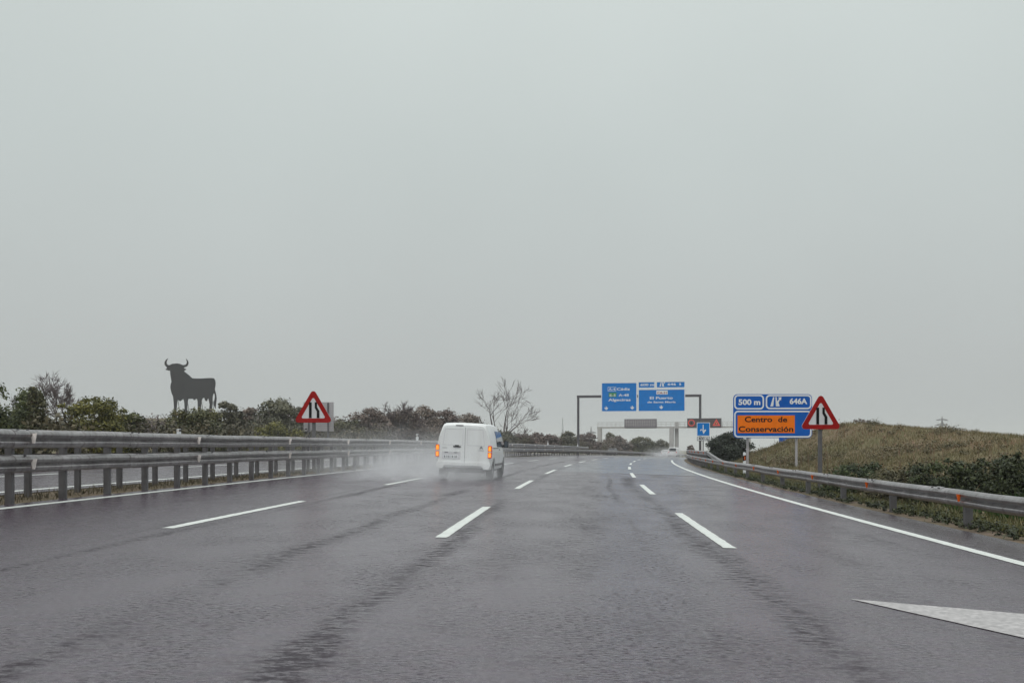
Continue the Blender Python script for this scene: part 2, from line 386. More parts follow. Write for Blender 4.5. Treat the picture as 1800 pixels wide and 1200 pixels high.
Fq = np.stack([idx[:-1, :-1], idx[:-1, 1:], idx[1:, 1:], idx[1:, :-1]], -1).reshape(-1, 4)
ground = np_mesh('ground', np.stack([X, YY, Z], -1).reshape(-1, 3), Fq, None, M['soil'])
at = ground.data.attributes.new('dd', 'FLOAT', 'POINT'); at.data.foreach_set('value', D.astype(np.float32).ravel())
ground.data.polygons.foreach_set('use_smooth', [True]*len(ground.data.polygons))
tag(ground, 'rough grassy ground on both sides of the motorway', 'ground', kind='structure')

_rj = np.random.default_rng(3)
def strip(name, d0, d1, Y0, Y1, mat, parent=None, lift=0.0, step=2.0, nd=2, uv=True, jit=0.0):
    ys = np.linspace(Y0, Y1, max(2, int(round((Y1-Y0)/step))+1)); ds = np.linspace(d0, d1, nd)
    Dg, Yg = np.meshgrid(ds, ys)
    if jit: Dg = Dg + _rj.normal(0, jit, Dg.shape); Yg = Yg + _rj.normal(0, jit*1.5, Dg.shape)*(np.abs(Yg-(Y0+Y1)/2) > (Y1-Y0)/2-.01)
    V = np.stack([Dg + xc(Yg), Yg, zroad(Dg, Yg)+lift], -1).reshape(-1, 3)
    a, b = Dg.shape; ix = np.arange(a*b).reshape(a, b)
    Fc = np.stack([ix[:-1, :-1], ix[:-1, 1:], ix[1:, 1:], ix[1:, :-1]], -1).reshape(-1, 4)
    o = np_mesh(name, V, Fc, None, mat, parent)
    if uv:
        l = o.data.uv_layers.new(name='UVMap'); vi = np.empty(len(o.data.loops), np.int32); o.data.loops.foreach_get('vertex_index', vi)
        UV = np.stack([Dg, Yg], -1).reshape(-1, 2)[vi]; l.data.foreach_set('uv', UV.astype(np.float32).ravel())
    o.data.polygons.foreach_set('use_smooth', [True]*len(o.data.polygons))
    return o
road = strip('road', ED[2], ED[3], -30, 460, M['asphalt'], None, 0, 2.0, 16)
tag(road, 'wet grey asphalt carriageway curving gently to the right', 'road', kind='structure')
oroad = strip('opposite_road', ED[0], ED[1], -30, 460, M['asphalt'], None, 0, 2.0, 9)
tag(oroad, 'wet opposite carriageway beyond the median crash barriers', 'road', kind='structure')
LIFT = .005
for d0 in (-8.53, 5.0):
    strip('edge_line', d0-.09, d0+.09, -20, 400 if d0 < 0 else 96, M['paint'], road, LIFT, .25, 2, False, .003)
for dline, y0, per in ((-5.02, 12.5, 13.7), (-1.55, 12.2, 13.75), (1.93, 11.8, 13.0)):
    y = y0 - per
    while y < 260:
        if y > -8: strip('lane_dash', dline-.075, dline+.075, y, y+6.1, M['paint'], road, LIFT, .12, 3, False, .004)
        y += per
for d0 in (-10.85, -18.3):
    strip('edge_line', d0-.09, d0+.09, -20, 400, M['paint'], oroad, LIFT, 2.0, 2, False)
y = -5
while y < 240:
    strip('lane_dash', -14.65, -14.5, y, y+6, M['paint'], oroad, LIFT, 1.6, 2, False); y += 13.5
# big lane-drop arrow painted ahead on the right (tip, head and tail of the arrow)
arr = [(2.28, 7.95), (3.86, 7.20), (3.62, 6.90), (4.75, 4.6), (4.45, 4.45), (3.22, 6.42), (2.98, 6.40)]
arr = [(2.28, 7.95), (4.02, 7.14), (3.75, 6.85), (4.85, 4.3), (4.55, 4.15), (3.40, 6.35), (3.12, 6.12)]
mb = MB(); mb.add([(p[0]+float(xc(p[1])), p[1], float(zroad(p[0], p[1]))+LIFT) for p in arr], [tuple(range(len(arr)))[::-1]])
mb.build('lane_arrow', M['paint_worn'], road, fix=False)

# ------------------------------------------------------------------ crash barriers
def beam_profile(h):
    """W section, front (towards the traffic) is +a; returns (a, z) around the closed thin section"""
    f = [(.006, 0), (.034, .020), (.060, .055), (.068, .088), (.060, .108), (.026, .128), (.008, .150), (.024, .168), (.064, .192), (.080, .218), (.081, .232), (.068, .262), (.040, .291), (.0, .310)]
    s = h/.31
    back = [(a-.006, z) for a, z in f[::-1]]
    return [(a, z*s) for a, z in f+back]
def barrier_beam(name, d0, side, zb, h, Y0, Y1, parent, mat, zfun=None, step=1.5):
    prof = beam_profile(h); n = len(prof); ys = np.linspace(Y0, Y1, max(2, int((Y1-Y0)/step)))
    mb = MB(); vs = []
    for Y in ys:
        zo = zfun(Y) if zfun else zb
        wv = .006*math.sin(Y*1.57+d0)+.005*math.sin(Y*.61+zb*9)+.004*math.sin(Y*3.7)
        for a, z in prof: vs.append(R(d0+side*a+wv, Y, zo+z+wv*.8))
    fs = [(i*n+k, i*n+(k+1) % n, (i+1)*n+(k+1) % n, (i+1)*n+k) for i in range(len(ys)-1) for k in range(n)]
    fs += [tuple(range(n)), tuple((len(ys)-1)*n+k for k in range(n))]
    mb.add(vs, fs); return mb.build(name, mat, parent)
def c_post(name, d, Y, z0, z1, parent, w=.12, dep=.09, mat='galv_post'):
    p = R(d, Y, 0); t = .012
    mb = MB(); Mz = Matrix.Rotation(heading(Y), 3, 'Z')
    for c, s in (((0, -dep/2, 0), (w, t, 1)), ((-w/2+t/2, t/2+.001, 0), (t, dep-t, 1)), ((w/2-t/2, t/2+.001, 0), (t, dep-t, 1))):
        cc = Mz @ Vector(c); mb.box((p.x+cc.x, p.y+cc.y, p.z+(z0+z1)/2), (s[0], s[1], z1-z0), Mz)
    return mb.build(name, M[mat], parent)
def blockout(d0, d1, Y, z, parent):
    a = R(d0, Y, z); b = R(d1, Y, z); c = (a+b)/2; mb = MB()
    mb.box(c, (abs(d1-d0), .07, .16), Matrix.Rotation(heading(Y), 3, 'Z')); return mb.build('spacer', M['galv_post'], parent)
def reflector(d, Y, z, parent, mat, side, s=.11):
    p = R(d, Y, z); mb = MB(); Mz = Matrix.Rotation(heading(Y), 3, 'Z')
    poly = [(0, s*.9), (side*s, s*1.0), (side*s*.62, -s*.8), (side*s*.2, -s*.75)]
    mb.prism(poly, -.012, .012, Matrix.Translation(p) @ Mz.to_4x4()); return mb.build('reflector', mat, parent)
def bolts(name, spots, parent):
    for d, Y, z in spots:
        mb = MB(); mb.box(R(d, Y, z), (.03, .03, .022)); mb.build(name, M['steel_dark'], parent)
def joints(d0, side, zb, h, Ys_, parent):
    for Yj in Ys_: barrier_beam('beam_joint', d0+side*.004, side, zb-.004, h+.008, Yj, Yj+.34, parent, M['galv'], step=.17)
# front median barrier: two beams high as far as 142 m, lower beam runs on
fb = empty('crash_barrier', R(-8.8, 15.7)); inv = fb.matrix_basis.inverted()
def adopt(root):
    root_inv = Matrix.Translation(-root.location)
    for ch in root.children:
        if ch.type == 'MESH' and ch.get('_w') is None: ch.data.transform(root_inv)
barrier_beam('upper_beam', -8.86, 1, .90, .30, 2, 142, fb, M['galv'])
barrier_beam('lower_beam', -8.86, 1, .50, .28, 2, 262, fb, M['galv'])
joints(-8.86, 1, .90, .30, [3.6+4*i for i in range(14)], fb); joints(-8.86, 1, .50, .28, [3.6+4*i for i in range(14)], fb)
yp = 15.73 - 1.62*8; n = 0
while n < 94:
    c_post('post', -8.95, yp, -.05, 1.16 if yp < 143 else .80, fb, .11, .085); n += 1
    yp += 1.62 if yp < 60 else (2.4 if yp < 100 else 4)
k = 16.2-7
while k < 120:
    reflector(-8.81, k, 1.05, fb, M['reflector_white'], 1, .095); reflector(-8.81, k, .63, fb, M['reflector_white'], 1, .095); k += 6.9
bolts('bolt', [(-8.80+o*.03, 11.7+4*i+o*.22, 1.198) for i in range(9) for o in (0, 1)] + [(-8.80, 11.9+4*i, .778) for i in range(9)], fb)
adopt(fb)
tag(fb, 'nearer galvanised steel median barrier two rails high beside the left edge line', 'crash barrier', 'median crash barriers')
rb = empty('crash_barrier', R(-9.85, 17.8))
barrier_beam('upper_beam', -9.92, -1, .88, .30, 2, 138, rb, M['galv'])
barrier_beam('lower_beam', -9.92, -1, .48, .28, 2, 262, rb, M['galv'])
yp = 17.8 - 1.75*8; n = 0
while n < 92:
    c_post('post', -9.83, yp, -.05, 1.14 if yp < 139 else .78, rb, .10, .08); n += 1
    yp += 1.75 if yp < 60 else (2.5 if yp < 100 else 4)
adopt(rb)
tag(rb, 'further median barrier facing the opposite carriageway, seen through the nearer one', 'crash barrier', 'median crash barriers')
# right barrier: one beam, two beams beyond 58 m with a sloping transition
gb = empty('crash_barrier', R(6.45, 16.3))
barrier_beam('lower_beam', 6.40, -1, .335, .275, 3, 150, gb, M['galv'])
barrier_beam('upper_beam', 6.40, -1, .76, .27, 58, 150, gb, M['galv'])
barrier_beam('sloping_beam', 6.415, -1, .4, .25, 49, 58, gb, M['galv'], zfun=lambda Y: .37+.40*(Y-49)/9)
joints(6.40, -1, .335, .275, [5.2+4*i for i in range(13)], gb)
yp = 12.4 - 3.95*2
while yp < 58: c_post('post', 6.48, yp, -.1, .585, gb, .12, .10); yp += 3.95
while yp < 150: c_post('post', 6.48, yp, -.1, 1.02, gb, .13, .11); yp += 2.0 if yp < 80 else 5
for yk in (16.3, 21.6, 26.9, 32.0, 37.2, 42.4, 47.6, 53, 58, 63, 68, 73): reflector(6.34, yk, .475, gb, M['reflector_orange'], -1, .068)
for yk in (60, 65, 70, 75, 80): reflector(6.34, yk, .895, gb, M['reflector_orange'], -1, .068)
bolts('bolt', [(6.34-o*.03, 13.3+4*i+o*.22, .603) for i in range(7) for o in (0, 1)], gb)
adopt(gb)
tag(gb, 'steel barrier with orange reflectors along the right shoulder, doubling in height far ahead', 'crash barrier')

# ------------------------------------------------------------------ plants
def lobes(rng, W, H, dep, n, base=.12, taper=.55):
    """overlapping clumps stacked in columns under an uneven domed outline, filled from the ground up"""
    out = []; nc = max(4, int(n*.42)); ph = rng.uniform(0, 6.28); pk = rng.uniform(-.12, .12)
    unit = min(W, H*1.25)
    for c in range(nc):
        s_ = ((c+rng.uniform(.15, .85))/nc)*2-1
        y = rng.uniform(-.5, .5)*dep*math.sqrt(max(.1, 1-s_*s_))
        top = H*(1-.36*abs(s_-pk)**2.8)*(.965+.035*math.sin(s_*5+ph))*rng.uniform(.95, 1.0)
        z = top; first = True
        while z > H*.06:
            rad = unit*rng.uniform(.14, .225)*(1.0 if first else 1.15)
            x = s_*(W/2-rad*.7) + (0 if first else rng.normal(0, W*.04))
            out.append((x, y+rng.normal(0, dep*.08), max(rad*.5, z-rad*.95), rad))
            z -= rad*rng.uniform(1.1, 1.45); first = False
    for c in range(max(4, n//2)):
        s_ = rng.uniform(-.85, .85); rad = unit*rng.uniform(.17, .24)
        out.append((s_*(W/2-rad), rng.uniform(-.3, .3)*dep, max(rad*.5, H*rng.uniform(.1, .62)*(1-.4*s_*s_)), rad))
    return out
def leaf_cloud(rng, lob, total, size, up=.25, flat=1.0, spread=.16):
    vol = np.array([l[3]**2 for l in lob]); cnt = np.maximum(8, (total*vol/vol.sum()).astype(int))
    Vs, Rs = [], []
    for (x, y, z, r), c in zip(lob, cnt):
        dirs = rng.normal(size=(c, 3)); dirs /= np.linalg.norm(dirs, axis=1)[:, None]
        dirs[:, 2] = np.where(dirs[:, 2] < -.4, -dirs[:, 2]*.6, dirs[:, 2])
        rad = r*np.clip(1-np.abs(rng.normal(0, spread*1.6, c)) + rng.normal(0, spread*.7, c), .25, 1.35)
        ctr = np.array([x, y, z]) + dirs*rad[:, None]*np.array([1, 1, .85])
        nrm = dirs + rng.normal(0, .65, (c, 3)) + np.array([0, 0, up]); nrm /= np.linalg.norm(nrm, axis=1)[:, None]
        t = np.cross(nrm, rng.normal(size=(c, 3))); t /= np.linalg.norm(t, axis=1)[:, None]; b = np.cross(nrm, t)
        s = size*rng.uniform(.55, 1.35, c)[:, None]
        quad = np.stack([ctr - t*s*.5, ctr + b*s*.32*flat, ctr + t*s*.62, ctr - b*s*.32*flat], 1)
        Vs.append(quad); lr = rng.uniform(-.18, .18)
        Rs.append(np.clip(.48+(rng.beta(2, 2.2, c)-.48)*.72 + lr, 0, 1))
    V = np.concatenate(Vs).reshape(-1, 3); n = len(V)//4
    return V, np.arange(n*4).reshape(n, 4), np.concatenate(Rs)
def trunk_mb(rng, H, W, lob, r0=None, k=7):
    mb = MB(); r0 = r0 or max(.05, H*.02)
    top = (rng.uniform(-.1, .1)*W, rng.uniform(-.1, .1)*W, H*.72)
    pts = [(0, 0, -.15), (rng.uniform(-.03, .03)*W, 0, H*.22), (top[0]*.6, top[1]*.6, H*.45), top]
    mb.tube(pts, [r0*1.2, r0, r0*.7, r0*.25], 7)
    for l in sorted(lob, key=lambda q: -q[3])[:k]:
        z0 = min(H*.5, l[2]*.5); mb.tube([(0, 0, z0), (l[0]*.45, l[1]*.45, (z0+l[2])*.52), (l[0]*.9, l[1]*.9, l[2])], [r0*.6, r0*.4, r0*.12], 5)
    return mb
def leafy(name, x, Y, W, H, leaf, seed, n, size, nl, dep=None, tips=0, trunk=True, sp=.16):
    rng = np.random.default_rng(seed)
    root = empty(name, (x, Y, gzf(x, Y)-.02))
    lob = lobes(rng, W, H, dep or W*.9, nl)
    if tips:
        for i in range(tips):
            a = rng.uniform(-.45, .45)*W; lob.append((a, rng.uniform(-.3, .3)*W, H*rng.uniform(.82, .97)*(1-.5*abs(a/W)), H*.075))
    V, Fc, rn = leaf_cloud(rng, lob, n, size, spread=sp)
    np_mesh('crown', V, Fc, rn, LEAF[leaf], root)
    if trunk: trunk_mb(rng, H, W, lob).build('trunk', M['bark'], root, smooth=True)
    return root
RMIN = [.012]
def branch(mb, twigs, rng, p, dirv, L, r, depth, maxd, spread, curl=.25, lim=None):
    nseg = 4; pts = [p.copy()]; d = dirv.copy(); rad = [r]
    for i in range(nseg):
        d = (d + Vector(rng.normal(0, curl, 3))*.5 + Vector((0, 0, .06))).normalized()
        pts.append(pts[-1] + d*L/nseg); rad.append(r*(1-.55*(i+1)/nseg))
    (mb if depth < 2 else twigs).tube(pts, rad, 6 if depth < 2 else 4, cap=False)
    if depth >= maxd: return
    kids = rng.integers(2, 4) + (1 if depth > 0 else 0)
    for k in range(kids):
        t = rng.uniform(.45, 1.0) if k else 1.0
        i = min(nseg-1, int(t*nseg)); q = pts[i].lerp(pts[i+1], t*nseg-i if t < 1 else 1)
        nd = (d + Vector(rng.normal(0, spread, 3))).normalized()
        branch(mb, twigs, rng, q, nd, L*rng.uniform(.55, .82), max(rad[i+1]*rng.uniform(.55, .8), RMIN[0]), depth+1, maxd, spread, curl)
def bare_tree(name, x, Y, limbs, seed, r0, maxd, spread, bark, scale=1.0):
    rng = np.random.default_rng(seed); root = empty(name, (x, Y, gzf(x, Y)-.05)); mb = MB(); tw = MB()
    for p, d, L, r in limbs: branch(mb, tw, rng, Vector(p)*scale, Vector(d).normalized(), L*scale, r, 0, maxd, spread)
    mb.build('trunk', M[bark], root, smooth=True); tw.build('twigs', M[bark], root, fix=False)
    return root
def leafy_at(u0, u1, vt, Y, leaf, seed, n, size, nl, label, name='bush', cat='bush', group='trees and bushes beyond the opposite carriageway', **kw):
    x = ((u0+u1)/2-U0)/F_PX*Y; W = (u1-u0)/F_PX*Y*(1.14 if Y < 66 else 1.32); size = size*.72; n = int(n*2.1); H = CAM_H+(V0-vt)/F_PX*Y - gzf(x, Y)
    return tag(leafy(name, x, Y, W, H, leaf, seed, n, size, nl, **kw), label, cat, group)
leafy_at(-64, 62, 663, 41, 'dark', 11, 17000, .15, 26, 'big dense dark green bush at the far left edge', tips=8)
leafy_at(50, 78, 674, 40, 'olive', 12, 3500, .13, 12, 'narrow olive shrub with upright tips on the right flank of the leftmost bush', name='shrub', cat='shrub', tips=6)
leafy_at(116, 216, 690, 45, 'yellow', 13, 11000, .15, 22, 'yellow-green bush with spiky leafy tips, second large bush from the left', tips=18, sp=.24)
leafy_at(206, 258, 716, 50, 'dark', 14, 5500, .16, 14, 'low dark green bush right of the yellow-green bush')
leafy_at(296, 388, 707, 58, 'olive', 15, 9000, .19, 20, 'rounded dark olive bush in front of the bull sign')
leafy_at(380, 424, 700, 66, 'grey', 16, 5000, .24, 14, 'grey-green tree immediately right of the bull sign', name='tree', cat='tree')
leafy_at(416, 460, 709, 72, 'brown', 17, 4500, .25, 13, 'brownish tree, lower, left of the domed grey-green tree', name='tree', cat='tree')
leafy_at(446, 520, 692, 70, 'grey', 18, 8000, .24, 20, 'domed grey-green tree left of the left warning triangle', name='tree', cat='tree')
leafy_at(440, 526, 735, 62, 'yellow', 19, 5500, .18, 16, 'low yellowish bush at the foot of the domed tree')
leafy_at(508, 548, 709, 78, 'grey', 20, 4500, .25, 12, 'grey-green tree half hidden behind the left warning triangle', name='tree', cat='tree')
leafy_at(578, 640, 731, 92, 'olive', 21, 4500, .26, 15, 'low olive scrub bush right of the grey sign back')
leafy_at(620, 682, 710, 94, 'brown', 22, 7000, .28, 18, 'round brown-green tree, first tall one right of the grey sign back', name='tree', cat='tree')
leafy_at(668, 742, 713, 102, 'brown', 23, 7000, .30, 18, 'brown-green tree under the pinkish bare branches', name='tree', cat='tree')
leafy_at(722, 772, 707, 109, 'brown', 24, 6000, .30, 16, 'tall brownish tree just left of the white van roof', name='tree', cat='tree')
leafy_at(762, 806, 712, 116, 'brown', 25, 5500, .32, 16, 'brownish tree directly above the left of the white van roof', name='tree', cat='tree')
leafy_at(798, 852, 720, 127, 'brown', 26, 5500, .34, 16, 'brownish tree above the right half of the white van roof', name='tree', cat='tree')
leafy_at(862, 906, 752, 150, 'grey', 27, 3500, .36, 12, 'low dark bush at the foot of the tall bare tree')
leafy_at(898, 960, 757, 158, 'brown', 28, 5000, .38, 18, 'wide brown bush right of the white van mirror', dep=5)
leafy_at(944, 986, 760, 172, 'brown', 29, 4000, .40, 14, 'brown bush left of the gap before the blue-sign gantry post')
leafy_at(984, 1014, 754, 192, 'grey', 30, 4000, .42, 13, 'round grey-green tree just left of the gantry left post', name='tree', cat='tree')
leafy_at(1016, 1052, 756, 206, 'brown', 31, 4500, .44, 14, 'dark brown tree between the gantry post and the white column', name='tree', cat='tree')
leafy_at(1056, 1106, 763, 232, 'brown', 32, 4500, .48, 16, 'spreading brown bush right of the white gantry column')
leafy_at(1064, 1084, 757, 236, 'grey', 33, 1800, .46, 8, 'thin pale tree sticking up behind the spreading brown bush', name='tree', cat='tree')
leafy_at(1104, 1146, 764, 252, 'olive', 34, 5000, .50, 15, 'dome-shaped olive tree under the grey message panel', name='tree', cat='tree')
leafy_at(1140, 1178, 770, 268, 'grey', 35, 4000, .52, 13, 'lower round tree beside the middle white gantry columns', name='tree', cat='tree')
leafy_at(1250, 1316, 754, 73, 'pine', 36, 14000, .17, 26, 'dense round blackish-green tree behind the right barrier, left of the orange notice', name='tree', cat='tree', group='trees and bushes on the right')
# bare trees
RMIN[0] = .022; x = (872-U0)/F_PX*150; g0 = gzf(x, 150)
t = bare_tree('bare_tree', x, 150, [((0, 0, -.3), (-.10, 0, 1), 5.0, .21), ((.25, 0, -.3), (.42, 0, 1), 5.4, .20),
    ((-.3, .2, 3.4), (-.35, .1, 1), 4.0, .15), ((1.5, .1, 3.0), (.95, .1, .5), 3.8, .13), ((1.4, .1, 3.4), (.12, .1, 1), 4.0, .14)], 130, .2, 4, .34, 'bark_pale', .86)
tag(t, 'tall leafless tree with forking pale branches behind the white van', 'tree')
RMIN[0] = .012; x = (101-U0)/F_PX*50
t = bare_tree('bare_tree', x, 50, [((0, 0, 0), (.02, 0, 1), 2.0, .06), ((0, 0, .9), (.35, .1, 1), 1.5, .04), ((0, 0, .9), (-.35, -.1, 1), 1.5, .04), ((0, 0, 1.2), (.1, .3, 1), 1.6, .04)], 52, .07, 5, .45, 'bark_pale', .92)
tag(t, 'small bare pinkish-grey tree between the two large bushes at left', 'tree')
RMIN[0] = .022; x = (710-U0)/F_PX*100
t = bare_tree('bare_tree', x, 100, [((0, 0, 0), (-.1, 0, 1), 2.6, .10), ((.1, 0, 1.0), (.3, 0, 1), 2.2, .07), ((-.1, 0, 1.0), (-.45, 0, 1), 2.0, .07), ((0, 0, 1.6), (.05, 0, 1), 2.0, .07)], 53, .1, 5, .45, 'bark_pale', .74)
tag(t, 'bare pinkish branches rising out of the brown trees left of the van', 'tree')
x = (921-U0)/F_PX*160
t = bare_tree('bare_tree', x, 160, [((0, 0, 0), (.05, 0, 1), 2.2, .07), ((0, 0, 1.4), (-.5, 0, 1), 1.3, .05)], 54, .07, 4, .5, 'bark_pale')
tag(t, 'little leafless sapling above the wide brown bush right of the van mirror', 'tree')
# continuous scrub behind the opposite carriageway, distant wood behind the hill: nobody could count these
def scrub(name, spots, leaf, seed, per, size):
    rng = np.random.default_rng(seed); lob = []
    for (x, Y, w, h) in spots:
        z = gzf(x, Y)
        for k in range(3):
            r = h*rng.uniform(.28, .5); lob.append((x+rng.normal(0, w*.3), Y+rng.normal(0, w*.2), z+max(r*.6, h*rng.uniform(.3, 1)-r), r))
    V, Fc, rn = leaf_cloud(rng, lob, per*len(lob), size, spread=.22)
    return np_mesh(name, V, Fc, rn, LEAF[leaf])
rs = np.random.default_rng(77); sp_ = []
Y = 26.0
while Y < 300:
    dd = -21.6-rs.uniform(0, 2.2); sp_.append((float(xc(Y))+dd, Y, 1.5+Y*.006, rs.uniform(1.3, 2.3)*(1+Y*.0045))); Y += .85+Y*.008
tag(scrub('roadside_scrub', sp_, 'scrub', 78, 170, .20), 'continuous brown-green scrub along the far edge of the opposite carriageway', 'scrub', kind='stuff')
sp_ = []
for u in np.arange(170, 860, 5.0):
    Yw = np.interp(u, [170, 300, 420, 560, 700, 860], [150, 165, 150, 170, 190, 230])
    vt = np.interp(u, [170, 230, 300, 320, 380, 400, 560, 590, 640, 700, 860], [722, 719, 721, 726, 729, 705, 712, 727, 716, 708, 728]) + rs.uniform(-1.5, 2.5)
    x = (u-U0)/F_PX*Yw; h = CAM_H+(V0-vt)/F_PX*Yw-gzf(x, Yw)
    sp_.append((x, Yw+rs.uniform(-4, 4), 3.0, max(1.0, h)))
    sp_.append((x+rs.uniform(-2, 2), Yw+6, 3.0, max(1.0, h*.8))); sp_.append((x+rs.uniform(-2, 2), Yw-5, 3.0, max(.8, h*.55)))
tag(scrub('far_wood', sp_, 'brown', 79, 95, .34), 'distant dull wood on the low hill behind the roadside trees', 'wood', kind='stuff')

# grass on the cutting (stuff)
def blades(name, xs, Ys, hgt, wid, mat, seed, lean=.35, kind='stuff', zoff=0):
    rng = np.random.default_rng(seed); n = len(xs); z = gz(xs, Ys)+zoff
    a = rng.uniform(0, 2*math.pi, n); h = hgt*rng.uniform(.45, 1.3, n)
    base = np.stack([xs, Ys, z-.02], 1); sd = np.stack([np.cos(a), np.sin(a)*.4, np.zeros(n)], 1)*(wid*rng.uniform(.6, 1.4, n)*.5)[:, None]
    tip = base + np.stack([rng.normal(0, lean, n)*h, rng.normal(0, lean, n)*h, h], 1)
    V = np.stack([base-sd, base+sd, tip], 1).reshape(-1, 3)
    patch = .5+.5*np.sin(xs*.9+np.sin(Ys*.31)*2)*np.sin(Ys*.22+1.3)
    if name == 'hill_grass': patch = patch + .9*np.clip((ys_d(xs, Ys)-11)/7, -.6, .6)
    return np_mesh(name, V, np.arange(3*n).reshape(n, 3), np.clip(rng.beta(2, 2, n)*.72 + patch*.28, 0, 1), mat)
def ys_d(x, Y): return x-xc(Y)
rg = np.random.default_rng(91)
n = 130000; Ys = 10 + 78*rg.uniform(0, 1, n)**.8; ds = 7.3+17*rg.uniform(0, 1, n)
tag(blades('hill_grass', ds+xc(Ys), Ys, .17, .035, LEAF['grass'], 92), 'dry olive and brown grass covering the right-hand bank', 'grass', kind='stuff')
lobs = []
for i in range(900):
    Yk = rg.uniform(14, 80); dk = rg.uniform(7.6, 19); xk = dk+float(xc(Yk)); rk = rg.uniform(.10, .34)*(1+.4*math.sin(Yk*.4+dk))
    lobs.append((xk, Yk, gzf(xk, Yk)+rk*.15, max(.08, rk)))
V, Fc, rn = leaf_cloud(rg, lobs, 54000, .075, up=.6, spread=.3)
tag(np_mesh('low_herbs', V, Fc, rn, LEAF['herb']), 'mottled low herbs and weeds scattered over the right-hand bank', 'weeds', kind='stuff')
lobs = []
for i in range(420):
    Yk = 11+50*rg.uniform(0, 1)**1.4; dk = 6.35+abs(rg.normal(0, .45)); xk = dk+float(xc(Yk)); rk = rg.uniform(.05, .16)
    lobs.append((xk, Yk, gzf(xk, Yk)+rk*.2, rk))
V, Fc, rn = leaf_cloud(rg, lobs, 15000, .055, up=.5, spread=.35)
tag(np_mesh('verge_weeds', V, Fc, rn, LEAF['weeds']), 'dark weeds and litter clumps along the edge of the right shoulder', 'weeds', kind='stuff')
n = 9000; Ys = 6+110*rg.uniform(0, 1, n)**1.4; ds = -9.65+rg.normal(0, .28, n)
tag(blades('median_grass', np.clip(ds, -10.3, -9.0)+xc(Ys), Ys, .11, .022, LEAF['scrub'], 93), 'short dry grass in the median strip between the barriers', 'grass', kind='stuff')
n = 9000; Ys = 10+60*rg.uniform(0, 1, n)**1.3; ds = 6.75+np.abs(rg.normal(0, .55, n))
tag(blades('verge_grass', ds+xc(Ys), Ys, .15, .03, LEAF['olive'], 94), 'ragged weeds along the foot of the right barrier', 'grass', kind='stuff')
n = 7000; Ys = 17+9*rg.uniform(0, 1, n); xs = np.maximum((1765-U0)/F_PX*Ys + rg.normal(0, .8, n)+.6, 8.0+xc(Ys))
tag(blades('green_grass', xs, Ys, .35, .03, LEAF['green'], 95, .25), 'fresh green grass patch behind the right barrier at the right edge', 'grass', kind='stuff')
def weeds_at(u0, u1, vt, Y, leaf, seed, n, size, nl, label, name='bush', cat='bush', **kw):
    return leafy_at(u0, u1, vt, Y, leaf, seed, n, size, nl, label, name=name, cat=cat, group='trees and bushes on the right', **kw)
weeds_at(1455, 1560, 806, 27.5, 'weeds', 41, 6500, .09, 18, 'dark leafy bush behind the rail right of the right warning triangle', trunk=False, sp=.3)
weeds_at(1530, 1645, 812, 24, 'scrub', 42, 6500, .08, 18, 'brownish low bush behind the barrier between the two dark ones', trunk=False, sp=.35)
weeds_at(1610, 1725, 800, 22.5, 'weeds', 43, 8000, .09, 20, 'tall dark weedy bush behind the barrier near the right edge', trunk=False, tips=10, sp=.35)
weeds_at(1700, 1840, 792, 21.5, 'weeds', 44, 9000, .09, 22, 'widest dark green bush, cut off by the right edge of the view', trunk=False, tips=12, sp=.35)
weeds_at(1500, 1536, 733, 62, 'brown', 45, 1500, .10, 8, 'small wispy brown bush on the crest of the bank', trunk=False, sp=.5)
weeds_at(1209, 1220, 779, 104, 'brown', 46, 1500, .16, 9, 'small rusty brown shrub showing above the double barrier', name='shrub', cat='shrub')
# dry stalks with pale heads standing in the weeds
mb = MB(); 
for i in range(170):
    Yk = rg.uniform(19, 66); x = float(xc(Yk)) + rg.uniform(8.3, 15); h = rg.uniform(.45, 1.0); z = gzf(x, Yk)
    mb.tube([(x, Yk, z), (x+rg.normal(0, .05), Yk, z+h*.6), (x+rg.normal(0, .12), Yk, z+h)], [.011, .009, .004], 3, False)
tag(mb.build('dry_stalks', M['stalk'], fix=False), 'thin dry brown weed stalks standing over the bank grass', 'weeds', kind='stuff')

# ------------------------------------------------------------------ bull billboard
bp = [(235,185),(203,205),(180,245),(181,285),(205,318),(222,330),(217,345),(197,355),(200,370),(225,372),(240,382),(268,375),(270,400),(275,450),(283,500),(293,560),(280,600),(275,650),(285,710),(300,760),(318,800),(325,860),(330,930),(335,1000),(332,1065),(366,1065),(370,1010),(373,980),(382,900),(390,845),(410,860),(430,875),(460,855),(485,835),(497,880),(503,930),(505,1000),(508,1065),(545,1065),(546,980),(549,900),(560,850),(566,838),(600,838),(640,835),(655,860),(672,855),(690,835),(705,840),(715,870),(718,930),(722,1065),(762,1065),(772,930),(779,870),(795,830),(825,818),(832,850),(850,875),(868,868),(876,838),(890,830),(903,880),(911,930),(905,1000),(908,1065),(940,1065),(947,1000),(950,930),(954,870),(957,800),(970,755),(983,735),(996,790),(990,850),(972,890),(976,925),(986,960),(1006,995),(1008,960),(1015,900),(1022,830),(1015,770),(1002,720),(992,680),(1003,620),(1005,570),(995,530),(978,503),(930,500),(860,502),(780,507),(700,508),(630,503),(610,488),(570,450),(530,420),(495,392),(500,377),(525,366),(525,352),(500,345),(488,330),(530,318),(556,292),(566,255),(553,215),(525,185),(541,225),(541,262),(522,283),(490,290),(460,285),(430,270),(380,262),(340,268),(300,270),(270,288),(235,291),(213,270),(209,240),(219,207)]
BY = 245.0; s_ = BY/F_PX/(1200/130)
bc = P(270+640/9.23, 610+1065/9.23, BY); 
poly = [((px-640)*s_, (1065-pz)*s_) for px, pz in bp]
bull = empty('bull_billboard', (bc.x, BY, bc.z), 0)
MB().prism(poly, -.15, .15).build('silhouette', M['bull'], bull)
